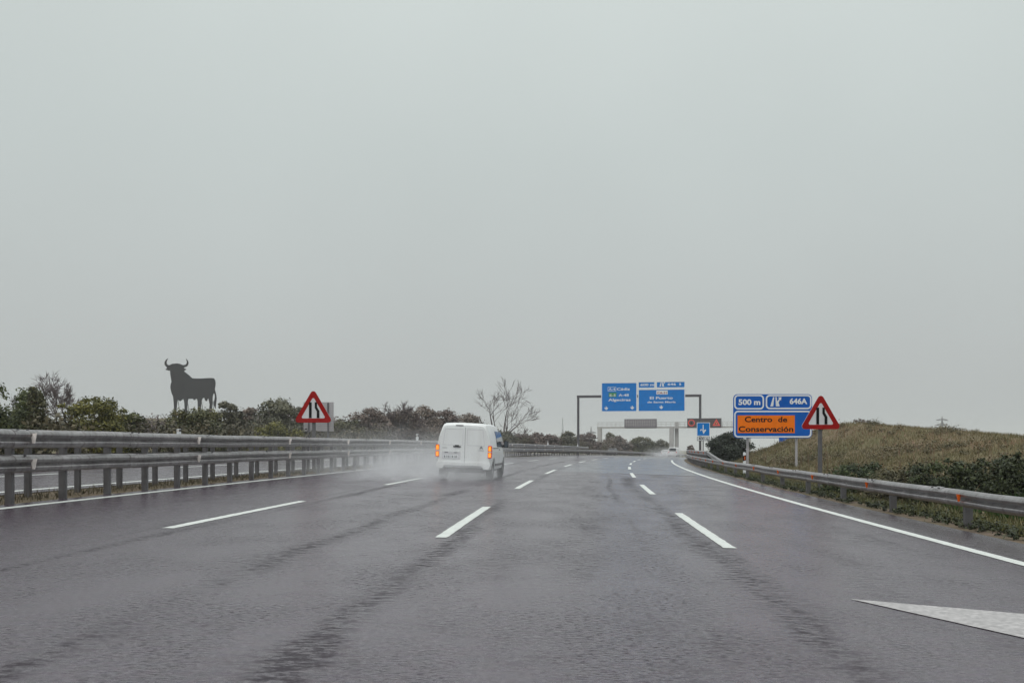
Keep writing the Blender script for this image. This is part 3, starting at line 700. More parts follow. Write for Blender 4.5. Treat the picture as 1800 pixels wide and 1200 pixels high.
fr = MB()
for xx in (-4.3, -2.0, 1.5, 4.2):
    fr.tube([(xx, .35, 8.0 if xx > -3.9 else 6.0), (xx, .35, -1.2)], .09, 6); fr.tube([(xx, .4, 6.0), (xx, 3.2, -.8)], .07, 6)
for zz in (3.9, 6.5): fr.tube([(-4.3, .35, zz), (4.2, .35, zz)], .06, 6)
fr.build('support_frame', M['steel_dark'], bull)
fc = MB(); 
for xx in (-4.3, 4.2): fc.box((xx, 1.6, -1.4), (.9, 4.4, 1.2))
fc.build('footing', M['gantry_grey'], bull)
tag(bull, 'giant black bull-shaped silhouette billboard standing on the hill at left', 'billboard')

# ------------------------------------------------------------------ signs
def round_tri(w, r, inset=0.0, n=5):
    h = w*math.sqrt(3)/2; C3 = [(-w/2, 0), (w/2, 0), (0, h)]; cx, cz = 0, h/3
    k = 1 - inset/(h/3); pts = []
    ri = max(r*(1 if inset == 0 else .45), .005)
    for i, (x, z) in enumerate(C3):
        X_, Z_ = cx+(x-cx)*k, cz+(z-cz)*k
        dx, dz = cx-X_, cz-Z_; L = math.hypot(dx, dz); ccx, ccz = X_+dx/L*2*ri, Z_+dz/L*2*ri
        a0 = (150, 270, 30)[i]
        a0 = (150, 270, 30)[i]
        for j in range(n+1):
            a = math.radians(a0 + 120*j/n); pts.append((ccx+ri*math.cos(a), ccz+ri*math.sin(a)))
    return pts
def warning_sign(base, zb, w, label, post_r=.055, twin=0.0):
    root = empty('warning_sign', base, 0); hp = zb-base.z
    W_ = w*1.04; off = hp
    up = lambda pts: [(x, z+off) for x, z in pts]
    MB().prism(up(round_tri(W_, .075*w)), -.02, .02).build('sign_plate', M['alu'], root)
    f = MB(); f.ring(up(round_tri(W_, .075*w)), up(round_tri(W_, .075*w, .112*w)), -.026, -.0205); f.build('red_border', M['red'], root)
    MB().prism(up(round_tri(W_, .075*w, .110*w)), -.0235, -.0203).build('white_field', M['white_dull'], root)
    sy = MB(); q = w/71.0; c0 = 1442.5
    def px(u, v): return ((u-c0)*q, off+(754.5-v)*q)
    sy.prism([px(1434.5, 746), px(1439.5, 746), px(1439.5, 716.5), px(1434.5, 716.5)], -.030, -.0239)
    sy.prism([px(1449, 746), px(1454, 746), px(1454, 733), px(1449.5, 725.5), px(1449.5, 716.5), px(1445.2, 716.5), px(1445.2, 727), px(1449, 733.5)], -.030, -.0239)
    sy.build('lane_narrows_symbol', M['black'], root)
    po = MB()
    po.box((0, .065, hp/2-.1 + w*.30), (post_r*2, post_r*1.6, hp+.2+w*.6)); po.build('post', M['galv_post'], root)
    br = MB(); br.box((0, .021+.006, hp+w*.15), (w*.3, .011, .05)); br.box((0, .027, hp+w*.45), (w*.2, .011, .05)); br.build('bracket', M['galv_post'], root)
    return tag(root, label, 'road sign', 'lane narrows warning triangles')
Yt = 29.5; p = P(1442.5, 866, Yt); p.z = gzf(p.x, Yt)-.05
warning_sign(p, P(0, 754, Yt).z, 71/F_PX*Yt, 'red-bordered lane narrows triangle overlapping the corner of the orange notice at right')
Yt = 34.9; p = P(551, 800, Yt); p.z = gzf(p.x, Yt)-.05
warning_sign(p, P(0, 742.5, Yt).z, 67/F_PX*Yt, 'red-bordered lane narrows triangle on the median in front of the grey sign back')

# exit symbol (two tapering lanes and a diverging arrow), w x h box, origin lower left
def exit_symbol(mb, x, z, h, y0, y1):
    w_ = h*1.2
    T = lambda pts: [(x+a*w_, z+b*h) for a, b in pts]
    mb.prism(T([(.0, 0), (.26, 0), (.36, 1), (.26, 1)]), y0, y1)
    mb.prism(T([(.50, 0), (.84, 0), (.74, .42), (.66, .56), (.60, .62), (.57, 1), (.46, 1)]), y0, y1)
    mb.prism(T([(.66, .56), (.745, .425), (.88, .72), (.96, .62), (1.0, 1.0), (.70, .96), (.80, .84)]), y0-.0006, y1)
# big direction sign at 51 m
Ys_ = 51.0; q = Ys_/F_PX
base = P(1358, 800, Ys_); base.z = gzf(base.x, Ys_)
big = empty('direction_sign', base, 0)
lx = lambda u: (u-1358)*q
lz = lambda v: CAM_H+(V0-v)*q-base.z
MB().prism(rrect(lx(1289), lz(769.5), lx(1427.5), lz(692.5), .22), 0, .05).build('panel', M['blue'], big)
bd = MB()
for (a, b, c, d_) in ((1290.5, 719.3, 1343, 693.6), (1346, 718.8, 1426.5, 693.6), (1290.5, 768.6, 1426.5, 721.5)):
    o_ = rrect(lx(a), lz(b), lx(c), lz(d_), .20); i_ = rrect(lx(a)+.075, lz(b)+.075, lx(c)-.075, lz(d_)-.075, .135)
    bd.ring(o_, i_, -.006, -.0005)
bd.build('white_border', M['white'], big)
MB().prism([(lx(1296.5), lz(760.7)), (lx(1397), lz(760.7)), (lx(1397), lz(729.7)), (lx(1296.5), lz(729.7))], -.012, -.0008).build('orange_notice', M['orange'], big)
ys_ = -.010
text_mesh('lettering', '500 m', 13.3*q, M['white'], big, lx(1298), lz(711), ys_+.003, bold=.014, width=38.5*q)
text_mesh('lettering', '646A', 13.3*q, M['white'], big, lx(1388), lz(709.5), ys_+.003, bold=.014, width=31*q)
es = MB(); exit_symbol(es, lx(1354), lz(713.8), 16.3*q, -.010, -.0006); es.build('exit_symbol', M['white'], big)
text_mesh('lettering', 'Centro', 13.2*q, M['black'], big, lx(1309), lz(741.3), -.016, bold=.009, width=48.3*q)
text_mesh('lettering', 'de', 13.2*q, M['black'], big, lx(1367.6), lz(741.3), -.016, bold=.009, width=16*q)
text_mesh('lettering', 'Conservación', 13.2*q, M['black'], big, lx(1298.3), lz(758.2), -.016, bold=.009, width=96*q)
for u in (1315, 1401):
    x_ = lx(u); zg = gzf(base.x+x_, Ys_)-base.z
    mb = MB(); mb.box((x_, .16, (lz(697)+zg)/2-.1), (.11, .10, lz(697)-zg+.2)); mb.build('post', M['alu'], big)
rl = MB()
for v in (700, 730, 760): rl.box((0, .075, lz(v)), (3.7, .05, .08))
rl.build('rail', M['galv_post'], big)
tag(big, 'blue exit sign 646A with orange works notice on two posts on the right bank', 'road sign')
# small flag sign glimpsed below the big one
Yq = 90.0; p = P(1378, 772, Yq); g = gzf(p.x, Yq)
sg = empty('blue_sign', (p.x, Yq, g)); MB().prism(rrect(-.45, P(0, 777, Yq).z-g, .75, P(0, 763, Yq).z-g, .05), 0, .04).build('panel', M['blue'], sg)
mb = MB()
for xx in (-.25, .55): mb.box((xx, .08, (P(0, 764, Yq).z-g)/2), (.08, .07, P(0, 764, Yq).z-g))
mb.build('post', M['galv_post'], sg)
tag(sg, 'blue sign mostly hidden, its lower edge showing beneath the orange-notice sign', 'road sign')

# small arrow sign with 400 m plate at 81 m
Yq = 81.0; q = Yq/F_PX; base = P(1236.5, 800, Yq); base.z = gzf(base.x, Yq)
sm = empty('lane_end_sign', base)
lx = lambda u: (u-1236.5)*q
lz = lambda v: CAM_H+(V0-v)*q-base.z
MB().prism(rrect(lx(1224.8), lz(766.2), lx(1248), lz(742), .03), 0, .03).build('panel', M['blue2'], sm)
MB().ring(rrect(lx(1224.8), lz(766.2), lx(1248), lz(742), .03), rrect(lx(1225.8), lz(765.2), lx(1247), lz(743), .02), -.004, -.0005).build('white_border', M['white'], sm)
ar = MB()
ar.prism([(lx(1235.2), lz(755)), (lx(1236.8), lz(755)), (lx(1236.8), lz(746.2)), (lx(1235.2), lz(746.2))], -.006, -.0006)
ar.prism([(lx(1236.4), lz(762.4)), (lx(1241.2), lz(756)), (lx(1240.5), lz(754.2)), (lx(1237.5), lz(755.6)), (lx(1234.9), lz(755.2)), (lx(1234.9), lz(757.5))], -.0075, -.0006)
ar.prism([(lx(1234.8), lz(754.2)), (lx(1231.5), lz(754.0)), (lx(1230.6), lz(757.0)), (lx(1232.0), lz(757.0)), (lx(1232.5), lz(755.6)), (lx(1234.8), lz(755.8))], -.0065, -.0006)
ar.build('arrow_symbol', M['white'], sm)
MB().prism(rrect(lx(1225.2), lz(774.5), lx(1248), lz(766.9), .04), 0, .03).build('distance_plate', M['white'], sm)
MB().ring(rrect(lx(1225.2), lz(774.5), lx(1248), lz(766.9), .04), rrect(lx(1225.9), lz(773.8), lx(1247.3), lz(767.6), .03), -.003, -.0005).build('plate_border', M['steel_dark'], sm)
text_mesh('lettering', '400 m', 6.6*q, M['black'], sm, lx(1236.6), lz(772.8), -.004, 'CENTER', .006, 17.5*q)
for u in (1231.0, 1236.2):
    mb = MB(); h = lz(768); mb.box((lx(u), .08, h/2-.1), (.10 if u < 1233 else .07, .08, h+.2)); mb.build('post', M['galv_post'], sm)
tag(sm, 'small square blue lane-merge arrow sign with a 400 m plate below', 'road sign')

# back of a sign on the far verge
Yq = 76.0; q = Yq/F_PX; base = P(560, 800, Yq); base.z = gzf(base.x, Yq)
bs = empty('road_sign', base); lx = lambda u: (u-560)*q; lz = lambda v: CAM_H+(V0-v)*q-base.z
pm = MB(); v = 706.5
while v < 757: pm.box((0, .02 if int(v*2) % 2 else .025, lz(v+1.5)), (53*q, .035, 2.75*q)); v += 3.0
pm.build('ribbed_panel', M['alu'], bs)
for u in (543, 577):
    mb = MB(); h = lz(708); mb.box((lx(u), -.06, h/2-.1), (.11, .09, h+.2)); mb.build('post', M['steel_dark'], bs)
tag(bs, 'ribbed grey back of a road sign partly hidden by the left triangle', 'road sign')

# delineators
def delineator(p, h, band, label, rz=0, hook=True):
    root = empty('delineator', p, rz); w_ = .12 if h > .2 else .06
    mb = MB(); mb.prism([(-w_/2, -.02), (w_/2, -.02), (w_/2, h), (-w_/2*.4, h*1.03), (-w_/2, h*.96)], -.05, .05); mb.build('post', M['white'], root)
    mb = MB(); mb.prism([(-w_/2-.003, h*.62), (w_/2+.003, h*.66), (w_/2+.003, h*.9), (-w_/2-.003, h*.86)], -.053, .053); mb.build('band', M['black'], root)
    mb = MB(); mb.box((0, -.056, h*.76), (.055, .008, h*.16)); mb.build('reflector', M[band], root)
    return tag(root, label, 'delineator', 'white marker posts')
p = R(7.15, 46.2); p.z = gzf(p.x, p.y); delineator(p, 1.02, 'reflector_orange', 'white marker post with an amber reflector under the big exit sign')
for u, Yd, hh, lb in ((300, 22.3, .15, 'tiny white marker on the median barrier below the bull sign'), (728, 50.5, .36, 'white marker with black band on the median barrier left of the van'),
                      (922, 109, .42, 'white marker on the median barrier right of the van mirror'), (992, 133, .42, 'faint white marker on the median barrier just before the gantry post')):
    delineator(R(-8.95, Yd, 1.16), hh, 'reflector_white', lb, heading(Yd))

# ------------------------------------------------------------------ gantry with the blue lane signs (138 m)
YG = 138.0
og = R(0, YG); og.z = float(zc(YG))
ga = empty('sign_gantry', og, heading(YG))
def zabs(v, Y): return CAM_H+(V0-v)/F_PX*Y - og.z
zbeam = 8.0-og.z
mb = MB(); mb.tube([(-9.65, .0, .1), (-9.65, 0, zbeam)], .17, 12); mb.build('post', M['steel_dark'], ga, True, 40)
mb = MB(); mb.tube([(7.3, 0, -.4), (7.3, 0, zbeam)], .17, 12); mb.build('post', M['steel_dark'], ga, True, 40)
mb = MB(); mb.box((-1.175, 0, zbeam), (17.3, .34, .34)); mb.build('crossbeam', M['steel_dark'], ga)
zt, zb_ = 9.92-og.z, 5.82-og.z; xl, xm, xr = -6.35, -1.28, 5.28
def panel(nm, x0, z0, x1, z1, par):
    o = MB().prism(rrect(x0, z0, x1, z1, .12), -.34, -.26).build(nm, M['blue2'], par)
    MB().ring(rrect(x0, z0, x1, z1, .12), rrect(x0+.11, z0+.11, x1-.11, z1-.11, .07), -.35, -.3405).build('white_border', M['white'], o)
    return o
zs = 9.0-og.z
pl = panel('lane_panel', xl, zb_, xm-.06, zt, ga)
pr = panel('lane_panel', xm+.06, zb_, xr, zs-.05, ga)
pa = panel('distance_panel', xm+.06, zs+.05, 1.14, zt+.08, ga)
pb = panel('exit_panel', 1.28, zs+.05, xr, zt+.08, ga)
k = YG/F_PX; yt_ = -.346
X_ = lambda u: xl + (u-1057.3)*(xr-xl)/(1204.0-1057.3)
Z_ = lambda v: zt + (672.5-v)*(zt-zb_)/(724.0-672.5)
text_mesh('lettering', 'Cádiz', .50, M['white'], pl, X_(1085), Z_(686.3), yt_, bold=.012, width=X_(1108)-X_(1085))
text_mesh('lettering', 'A-4', .42, M['white'], pl, X_(1070.3), Z_(685.9), yt_, bold=.01, width=X_(1082)-X_(1070.3))
MB().ring(rrect(X_(1068.8), Z_(687.6), X_(1083.6), Z_(680.4), .04), rrect(X_(1068.8)+.05, Z_(687.6)+.05, X_(1083.6)-.05, Z_(680.4)-.05, .03), -.346, -.3404).build('white_border', M['white'], pl)
MB().prism(rrect(X_(1070.4), Z_(697.8), X_(1084.2), Z_(690.2), .04), -.345, -.3404).build('route_plate', M['green'], pl)
text_mesh('lettering', 'E-5', .43, M['white'], pl, X_(1072.2), Z_(696.8), -.352, bold=.01, width=X_(1082.8)-X_(1072.2))
text_mesh('lettering', 'A-48', .47, M['white'], pl, X_(1088), Z_(696.8), yt_, bold=.012, width=X_(1106)-X_(1088))
text_mesh('lettering', 'Algeciras', .50, M['white'], pl, X_(1069.8), Z_(705), yt_, bold=.012, width=X_(1109)-X_(1069.8))
def down_arrow(par, u, v):
    mb = MB(); x0, z0 = X_(u), Z_(v)
    mb.prism([(x0-.07, z0+.50), (x0+.07, z0+.50), (x0+.07, z0+.26), (x0+.24, z0+.38), (x0+.24, z0+.2), (x0, z0-.02), (x0-.24, z0+.2), (x0-.24, z0+.38), (x0-.07, z0+.26)], -.348, -.3404)
    mb.build('down_arrow', M['white'], par)
down_arrow(pl, 1066.2, 720.5); down_arrow(pl, 1112, 719.8); down_arrow(pr, 1162.5, 719.3)
text_mesh('lettering', '600 m', .44, M['white'], pa, X_(1126.3), Z_(679.0), yt_, bold=.012, width=X_(1150)-X_(1126.3))
text_mesh('lettering', '646', .44, M['white'], pb, X_(1173.6), Z_(678.6), yt_, bold=.012, width=X_(1188)-X_(1173.6))
text_mesh('lettering', 'B', .44, M['white'], pb, X_(1194), Z_(678.6), yt_, bold=.012)
es = MB(); exit_symbol(es, X_(1159.5), Z_(680.3), X_(1168.0)-X_(1160), -.348, -.3404); es.build('exit_symbol', M['white'], pb)
MB().prism(rrect(X_(1154), Z_(694.2), X_(1173.6), Z_(687.4), .04), -.345, -.3404).build('route_plate', M['white'], pr)
text_mesh('lettering', 'CA-31', .40, M['red'], pr, X_(1155.6), Z_(693.2), -.352, bold=.008, width=X_(1172)-X_(1155.6))
text_mesh('lettering', 'El Puerto', .50, M['white'], pr, X_(1142.6), Z_(702.3), yt_, bold=.012, width=X_(1182.5)-X_(1142.6))
text_mesh('lettering', 'de Santa María', .34, M['white'], pr, X_(1138.4), Z_(708.8), yt_, bold=.009, width=X_(1187.5)-X_(1138.4))
tag(ga, 'dark steel portal over the road carrying the wide blue lane signs', 'gantry')

# ------------------------------------------------------------------ white gantry with message panels (241 m)
YG = 241.0
og = R(0, YG); og.z = float(zc(YG))
gm = empty('message_gantry', og, heading(YG))
def gx(u):                                   # lateral position in the gantry's own frame that is seen at photo column u
    t = math.atan(2*KC*YG); a = (u-U0)/F_PX; x0 = float(xc(YG))
    return (a*YG-x0)/(math.cos(t)+a*math.sin(t))
def gzv(v, u): 
    t = math.atan(2*KC*YG); Yq = YG-gx(u)*math.sin(t); return CAM_H+(V0-v)/F_PX*Yq-og.z
zb0, zb1 = gzv(752.5, 1120), gzv(749.5, 1120)
mb = MB(); xL, xR = gx(1050.5), gx(1322)
mb.box(((xL+xR)/2, 0, (zb0+zb1)/2), (xR-xL, 1.0, zb1-zb0)); mb.build('walkway_beam', M['gantry_grey'], gm)
rl = MB(); zr = gzv(742, 1120)
for yy in (-.5, .5):
    for zz in (zr, (zr+zb1)/2): rl.box(((xL+xR)/2, yy, zz), (xR-xL, .05, .06))
    xx = xL+.1
    while xx < xR: rl.box((xx, yy, (zr+zb1)/2), (.05, .05, zr-zb1)); xx += 1.15
rl.build('railing', M['gantry_grey'], gm)
for u, wd in ((1054.3, 1.0), (1180.5, .95), (1187.8, .85), (1316, 1.0)):
    mb = MB(); x_ = gx(u); zt_ = zb0+.02 if u != 1187.8 else gzv(741, u)
    mb.box((x_, .0 if u != 1187.8 else 1.3, zt_/2-.4), (wd, .9, zt_+.8)); mb.build('column', M['gantry_grey'], gm)
def message_panel(u0, u1, v0, v1, face):
    x0, x1, z0, z1 = gx(u0), gx(u1), gzv(v1, (u0+u1)/2), gzv(v0, (u0+u1)/2)
    mb = MB(); mb.box(((x0+x1)/2, -.95, (z0+z1)/2), (x1-x0, .7, z1-z0)); o = mb.build('message_panel', M['ledgrey'] if face == 'ledgrey' else M['steel_dark'], gm)
    mb = MB(); mb.box(((x0+x1)/2, -1.31, (z0+z1)/2), (x1-x0-.2, .016, z1-z0-.2)); mb.build('display', M[face], o)
    return o, x0, x1, z0, z1
o, x0, x1, z0, z1 = message_panel(1099.5, 1155.5, 736.2, 751.0, 'ledgrey')
gr = MB(); n = 14
for i in range(1, n): gr.box((x0+(x1-x0)*i/n, -1.33, (z0+z1)/2), (.08, .02, (z1-z0)*.88))
for i in (1, 2): gr.box(((x0+x1)/2, -1.345, z0+(z1-z0)*i/3), (x1-x0-.3, .012, .08))
gr.build('cell_frame', M['gantry_grey'], o)
o, x0, x1, z0, z1 = message_panel(1209.5, 1269, 735.0, 751.0, 'leddark')
cx_, cz_, r_ = x0+1.05, (z0+z1)/2, .82
circ = lambda r: [(cx_+r*math.cos(2*math.pi*i/24), cz_+r*math.sin(2*math.pi*i/24)) for i in range(24)]
MB().ring(circ(r_), circ(r_*.74), -1.335, -1.3185).build('red_ring', M['ledred'], o)
tx = x1-1.15; tri = [(tx-.92, cz_-.72), (tx+.92, cz_-.72), (tx, cz_+.9)]; ti = [(tx-.5, cz_-.48), (tx+.5, cz_-.48), (tx, cz_+.40)]
MB().ring(tri, ti, -1.335, -1.3185).build('red_triangle', M['ledred'], o)
mb = MB(); mb.box((tx, -1.326, cz_-.15), (.10, .012, .32)); mb.build('symbol', M['lampamber'], o)
mb = MB(); mb.box((cx_, -1.326, cz_), (.42, .012, .5)); mb.build('symbol', M['black'], o)
tag(gm, 'pale walkway gantry further on with a grey and a red-lit message panel', 'gantry')

# ------------------------------------------------------------------ masts and pylon far off
def lattice(name, u, vt, Y, wbase, arms, label, cat):
    x = (u-U0)/F_PX*Y; zg = gzf(x, Y); H = CAM_H+(V0-vt)/F_PX*Y-zg; root = empty(name, (x, Y, zg)); mb = MB(); r = .05*wbase
    n = 7
    for sx, sy in ((-1, -1), (1, -1), (1, 1), (-1, 1)): mb.tube([(sx*wbase/2, sy*wbase/2, 0), (sx*wbase*.12, sy*wbase*.12, H*.72), (0, 0, H)], [r, r*.8, r*.5], 4)
    for i in range(n):
        a, b = H*.72*i/n, H*.72*(i+1)/n; wa = wbase/2*(1-.76*i/n); wb2 = wbase/2*(1-.76*(i+1)/n)
        for sy in (-1, 1):
            mb.tube([(-wa, sy*wa, a), (wb2, sy*wb2, b)], r*.5, 3); mb.tube([(wa, sy*wa, a), (-wb2, sy*wb2, b)], r*.5, 3)
    mb.build('tower', M['steel_dark'], root)
    for h in arms:
        am = MB(); am.tube([(-wbase*.8, 0, H*h), (0, 0, H*(h+.04)), (wbase*.8, 0, H*h)], r*.8, 4); am.tube([(-wbase*.8, 0, H*h), (wbase*.8, 0, H*h)], r*.8, 4); am.build('crossarm', M['steel_dark'], root)
    return tag(root, label, cat)
lattice('power_pylon', 1656, 731, 620, 4.5, (.66, .78, .9), 'faint lattice power pylon beyond the crest of the right bank', 'pylon')
lattice('radio_mast', 989, 733, 420, 1.6, (), 'thin distant mast left of the blue-sign gantry', 'mast')
lattice('power_pylon', 1039, 749, 400, 2.6, (.8,), 'small distant tower top above the trees right of the gantry left post', 'pylon')

# ------------------------------------------------------------------ vehicles
def loft(stations, nround=3):
    """stations: (y, zbot, ztop, half_low, half_mid, half_top); returns MB with a closed body"""
    mb = MB(); vs = []; n = None
    for (y, zb, zt, hl, hm, ht) in stations:
        h = zt-zb; r = min(.13, h*.12)
        half = [(0, zb), (hl-.12, zb), (hl-.03, zb+.03), (hl, zb+.14*h), (hm, zb+.34*h), (hm, zb+.44*h), (hm-.015, zb+.50*h),
                ((hm*.55+ht*.45), zb+.74*h), (ht+.01, zt-r*1.15), (ht-r*.30, zt-r*.45), (ht-r*.95, zt-r*.1), (ht-r*2.2, zt), (0, zt+.012)]
        ring = half + [(-x, z) for x, z in half[-2:0:-1]]
        n = len(ring); vs += [(x, y, z) for x, z in ring]
    S = len(stations)
    fs = [(i*n+k, i*n+(k+1) % n, (i+1)*n+(k+1) % n, (i+1)*n+k) for i in range(S-1) for k in range(n)]
    fs += [tuple(range(n))[::-1], tuple((S-1)*n+k for k in range(n))]
    mb.add(vs, fs); return mb
def cut(o, cutters):
    for c in cutters:
        m = o.modifiers.new('b', 'BOOLEAN'); m.object = c; m.operation = 'DIFFERENCE'; m.solver = 'EXACT'
    dg = bpy.context.evaluated_depsgraph_get(); dg.update()
    me = bpy.data.meshes.new_from_object(o.evaluated_get(dg)); old = o.data; o.modifiers.clear(); o.data = me
    for c in cutters: bpy.data.objects.remove(c)
    me.polygons.foreach_set('use_smooth', [True]*len(me.polygons)); me.set_sharp_from_angle(angle=math.radians(32))
def wheel(parent, x, y, r, w_, side):
    root = MB(); n = 28; prof = [(-w_/2, r*.62), (-w_/2, r*.90), (-w_/2+.03, r), (w_/2-.03, r), (w_/2, r*.90), (w_/2, r*.62)]
    vs = []
    for i in range(n):
        a = 2*math.pi*i/n
        vs += [(x+px_, y+rr*math.cos(a), r+rr*math.sin(a)) for px_, rr in prof]
    m_ = len(prof); fs = [(i*m_+k, ((i+1) % n)*m_+k, ((i+1) % n)*m_+(k+1) % m_, i*m_+(k+1) % m_) for i in range(n) for k in range(m_)]
    root.add(vs, fs); t = root.build('wheel', M['tyre'], parent, True, 40)
    rm = MB(); rm.tube([(x-w_*.38, y, r), (x+w_*.38, y, r)], r*.63, 20); rm.tube([(x+side*w_*.38, y, r), (x+side*w_*.46, y, r)], r*.2, 12); rm.build('rim', M['rim'], t)
    return t
def van():
    v = empty('white_van', (0, 0, 0))
    st = [(0.00, .42, 1.80, .90, .93, .74), (.05, .36, 1.86, .93, .955, .77), (.16, .33, 1.885, .945, .965, .785), (1.2, .32, 1.90, .95, .97, .795), (2.6, .32, 1.90, .95, .97, .795),
          (3.25, .32, 1.87, .95, .965, .77), (3.65, .32, 1.70, .95, .96, .74), (4.15, .32, 1.30, .945, .955, .80), (4.35, .32, 1.12, .94, .94, .80), (4.7, .34, 1.02, .88, .88, .72), (4.92, .40, .86, .74, .74, .6)]
    body = loft(st).build('body', M['vanwhite'], v)
    cs = []
    for y in (.95, 4.05):
        for s in (-1, 1):
            mb = MB(); mb.tube([(s*.62, y, .34), (s*1.2, y, .34)], .41, 32); c = mb.build('cutter', M['plastic']); cs.append(c)
    cut(body, cs)
    for y in (.95, 4.05):
        for s in (-1, 1): wheel(v, s*.83, y, .325, .21, s)
        mb = MB(); mb.box((0, y, .45), (1.40, .7, .30)); mb.build('axle_housing', M['plastic'], v)
    # rear doors: two blank panels, slightly proud, with the joint between them
    def door(x0, x1):
        def hx(z): return np.interp(z, [.52, .8, 1.1, 1.25, 1.5, 1.74], [.82, .855, .86, .85, .79, .715])
        pts = []; zz = [.50, .62, .8, 1.0, 1.12, 1.3, 1.5, 1.66, 1.73]
        if x0 < 0:
            pts = [(x1, .50)] + [(-hx(z)+(.06 if z in (.50, 1.73) else 0), z) for z in zz] + [(x1, 1.755)]
        else:
            pts = [(x0, .50)] + [(hx(z)-(.06 if z in (.50, 1.73) else 0), z) for z in zz] + [(x0, 1.755)]
        sl = MB().prism(pts, -.016, .02)
        return sl.build('rear_door', M['vanwhite'], v)
    dl_ = door(-1, .006+.03); dr_ = door(.048, 1)
    # pressed blank window frames on the doors
    for par, x0, x1, x2, x3 in ((dl_, -.74, -.03, -.665, -.03), (dr_, .11, .74, .11, .665)):
        o_ = [(x0, 1.14), (x1, 1.14), (x3, 1.68), (x2, 1.68)]
        i_ = [(a+(.014 if a < (x0+x1)/2 else -.014), b+(.014 if b < 1.4 else -.014)) for a, b in o_]
        MB().ring(o_, i_, -.0195, -.0155).build('pressed_frame', M['white_dull'], par)
    mb = MB(); mb.box((.042, -.006, 1.12), (.012, .012, 1.24)); mb.build('door_joint', M['vanseam'], v)
    mb = MB(); mb.prism(rrect(-.37, 1.075, -.10, 1.115, .018), -.04, -.0165); mb.prism(rrect(-.31, 1.1155, -.17, 1.145, .012), -.022, -.0165); mb.build('handle', M['plastic'], dl_)
    pl_ = MB().prism(rrect(-.72, .70, -.20, .81, .012), -.026, -.0165).build('number_plate', M['white'], dl_)
    rec = MB().prism(rrect(-.76, .66, -.10, .92, .03), -.0172, -.0161).build('plate_recess', M['white_dull'], dl_)
    mb = MB()
    for xx in (-.60, -.28): mb.prism(rrect(xx-.06, .885, xx+.06, .905, .008), -.032, -.0173)
    mb.build('plate_lamp', M['plastic'], dl_)
    # plate characters too small to read in the photo: dark strokes of the same rhythm
    mb = MB()
    for i, xx in enumerate((-.66, -.595, -.53, -.465, -.385, -.32, -.255)): mb.box((xx, -.0275, .755), (.018 if i % 2 else .034, .003, .065)); 
    mb.build('plate_characters', M['black'], pl_)
    # badge: two stacked chevrons with a thin line of lettering under it, and a thin script on the left door
    mb = MB()
    for zz in (1.03, 1.07):
        mb.prism([(.555, zz), (.585, zz), (.62, zz+.035), (.655, zz), (.685, zz), (.62, zz+.065)], -.021, -.0165)
    mb.build('badge', M['rim'], dr_)
    mb = MB(); mb.box((.62, -.018, .985), (.20, .003, .016)); mb.build('badge_lettering', M['rim'], dr_)
    mb = MB(); mb.box((-.66, -.018, 1.045), (.17, .003, .016)); mb.build('badge_lettering', M['rim'], dl_)
    mb = MB(); mb.prism(rrect(-.30, 1.785, -.03, 1.815, .012), -.01, .05); mb.build('brake_light', M['plastic'], v)
    # tail lights: red housing, two amber lit lenses
    for s in (-1, 1):
        h = MB(); h.prism(rrect(min(s*.855, s*.985), .74, max(s*.855, s*.985), 1.15, .03), -.022, .17); hl = h.build('tail_light', M['lampred'], v)
        for z0, z1 in ((.765, .915), (.975, 1.125)):
            mb = MB(); mb.prism(rrect(min(s*.875, s*.965), z0, max(s*.875, s*.965), z1, .02), -.032, -.0225); mb.build('lens', M['lampamber'], hl)
        mb = MB(); mb.box((s*.92, -.024, .945), (.12, .006, .03)); mb.build('reversing_lens', M['white_dull'], hl)
    # bumper corners and dark underside
    mb = MB(); mb.prism([(-.90, .36), (-.72, .36), (-.66, .47), (.66, .47), (.72, .36), (.90, .36), (.945, .45), (.95, .58), (-.95, .58), (-.945, .45)], -.05, .12); mb.build('rear_bumper', M['vanwhite'], v)
    mb = MB(); mb.box((0, .12, .375), (1.36, .2, .17)); mb.build('underbody_valance', M['bumper'], v)
    mb = MB(); mb.box((0, 2.4, .30), (1.3, 3.6, .16)); mb.build('chassis', M['plastic'], v)
    for s in (-1, 1):
        mb = MB(); mb.box((s*.84, .62, .24), (.22, .02, .26)); mb.build('mud_flap', M['plastic'], v)
    # cab side windows, following the tumblehome of the flanks
    for s in (-1, 1):
        def sx(z): return np.interp(z, [1.05, 1.11, 1.49, 1.72], [.958, .952, .893, .815])
        zz = [1.12, 1.3, 1.5, 1.66]; pts = [(1.75, z) for z in zz]; fr_ = [(3.95, 1.12), (3.80, 1.3), (3.62, 1.5), (3.42, 1.66)]
        mb = MB(); vs = []
        for (ya, z), (yb, _z) in zip(pts, fr_):
            vs += [(s*(sx(z)+.012), ya, z), (s*(sx(z)+.012), yb, z), (s*(sx(z)-.03), ya, z), (s*(sx(z)-.03), yb, z)]
        for i in range(3):
            a = i*4; b = a+4; mb_f = [(a, a+1, b+1, b), (a+2, b+2, b+3, a+3), (a, b, b+2, a+2), (a+1, a+3, b+3, b+1)]
            mb.f += mb_f
        mb.f += [(0, 2, 3, 1), (12, 13, 15, 14)]; mb.v = vs; mb.build('side_window', M['glass_blue'], v, True, 40)
        mb = MB(); mb.tube([(s*.90, 3.75, 1.14), (s*1.00, 3.70, 1.15)], [.05, .04], 8)
        mb.prism(rrect(-.085, -.12, .085, .14, .05), -.06, .05, Matrix.Translation((s*1.08, 3.68, 1.20))); mr = mb.build('wing_mirror', M['plastic'], v)
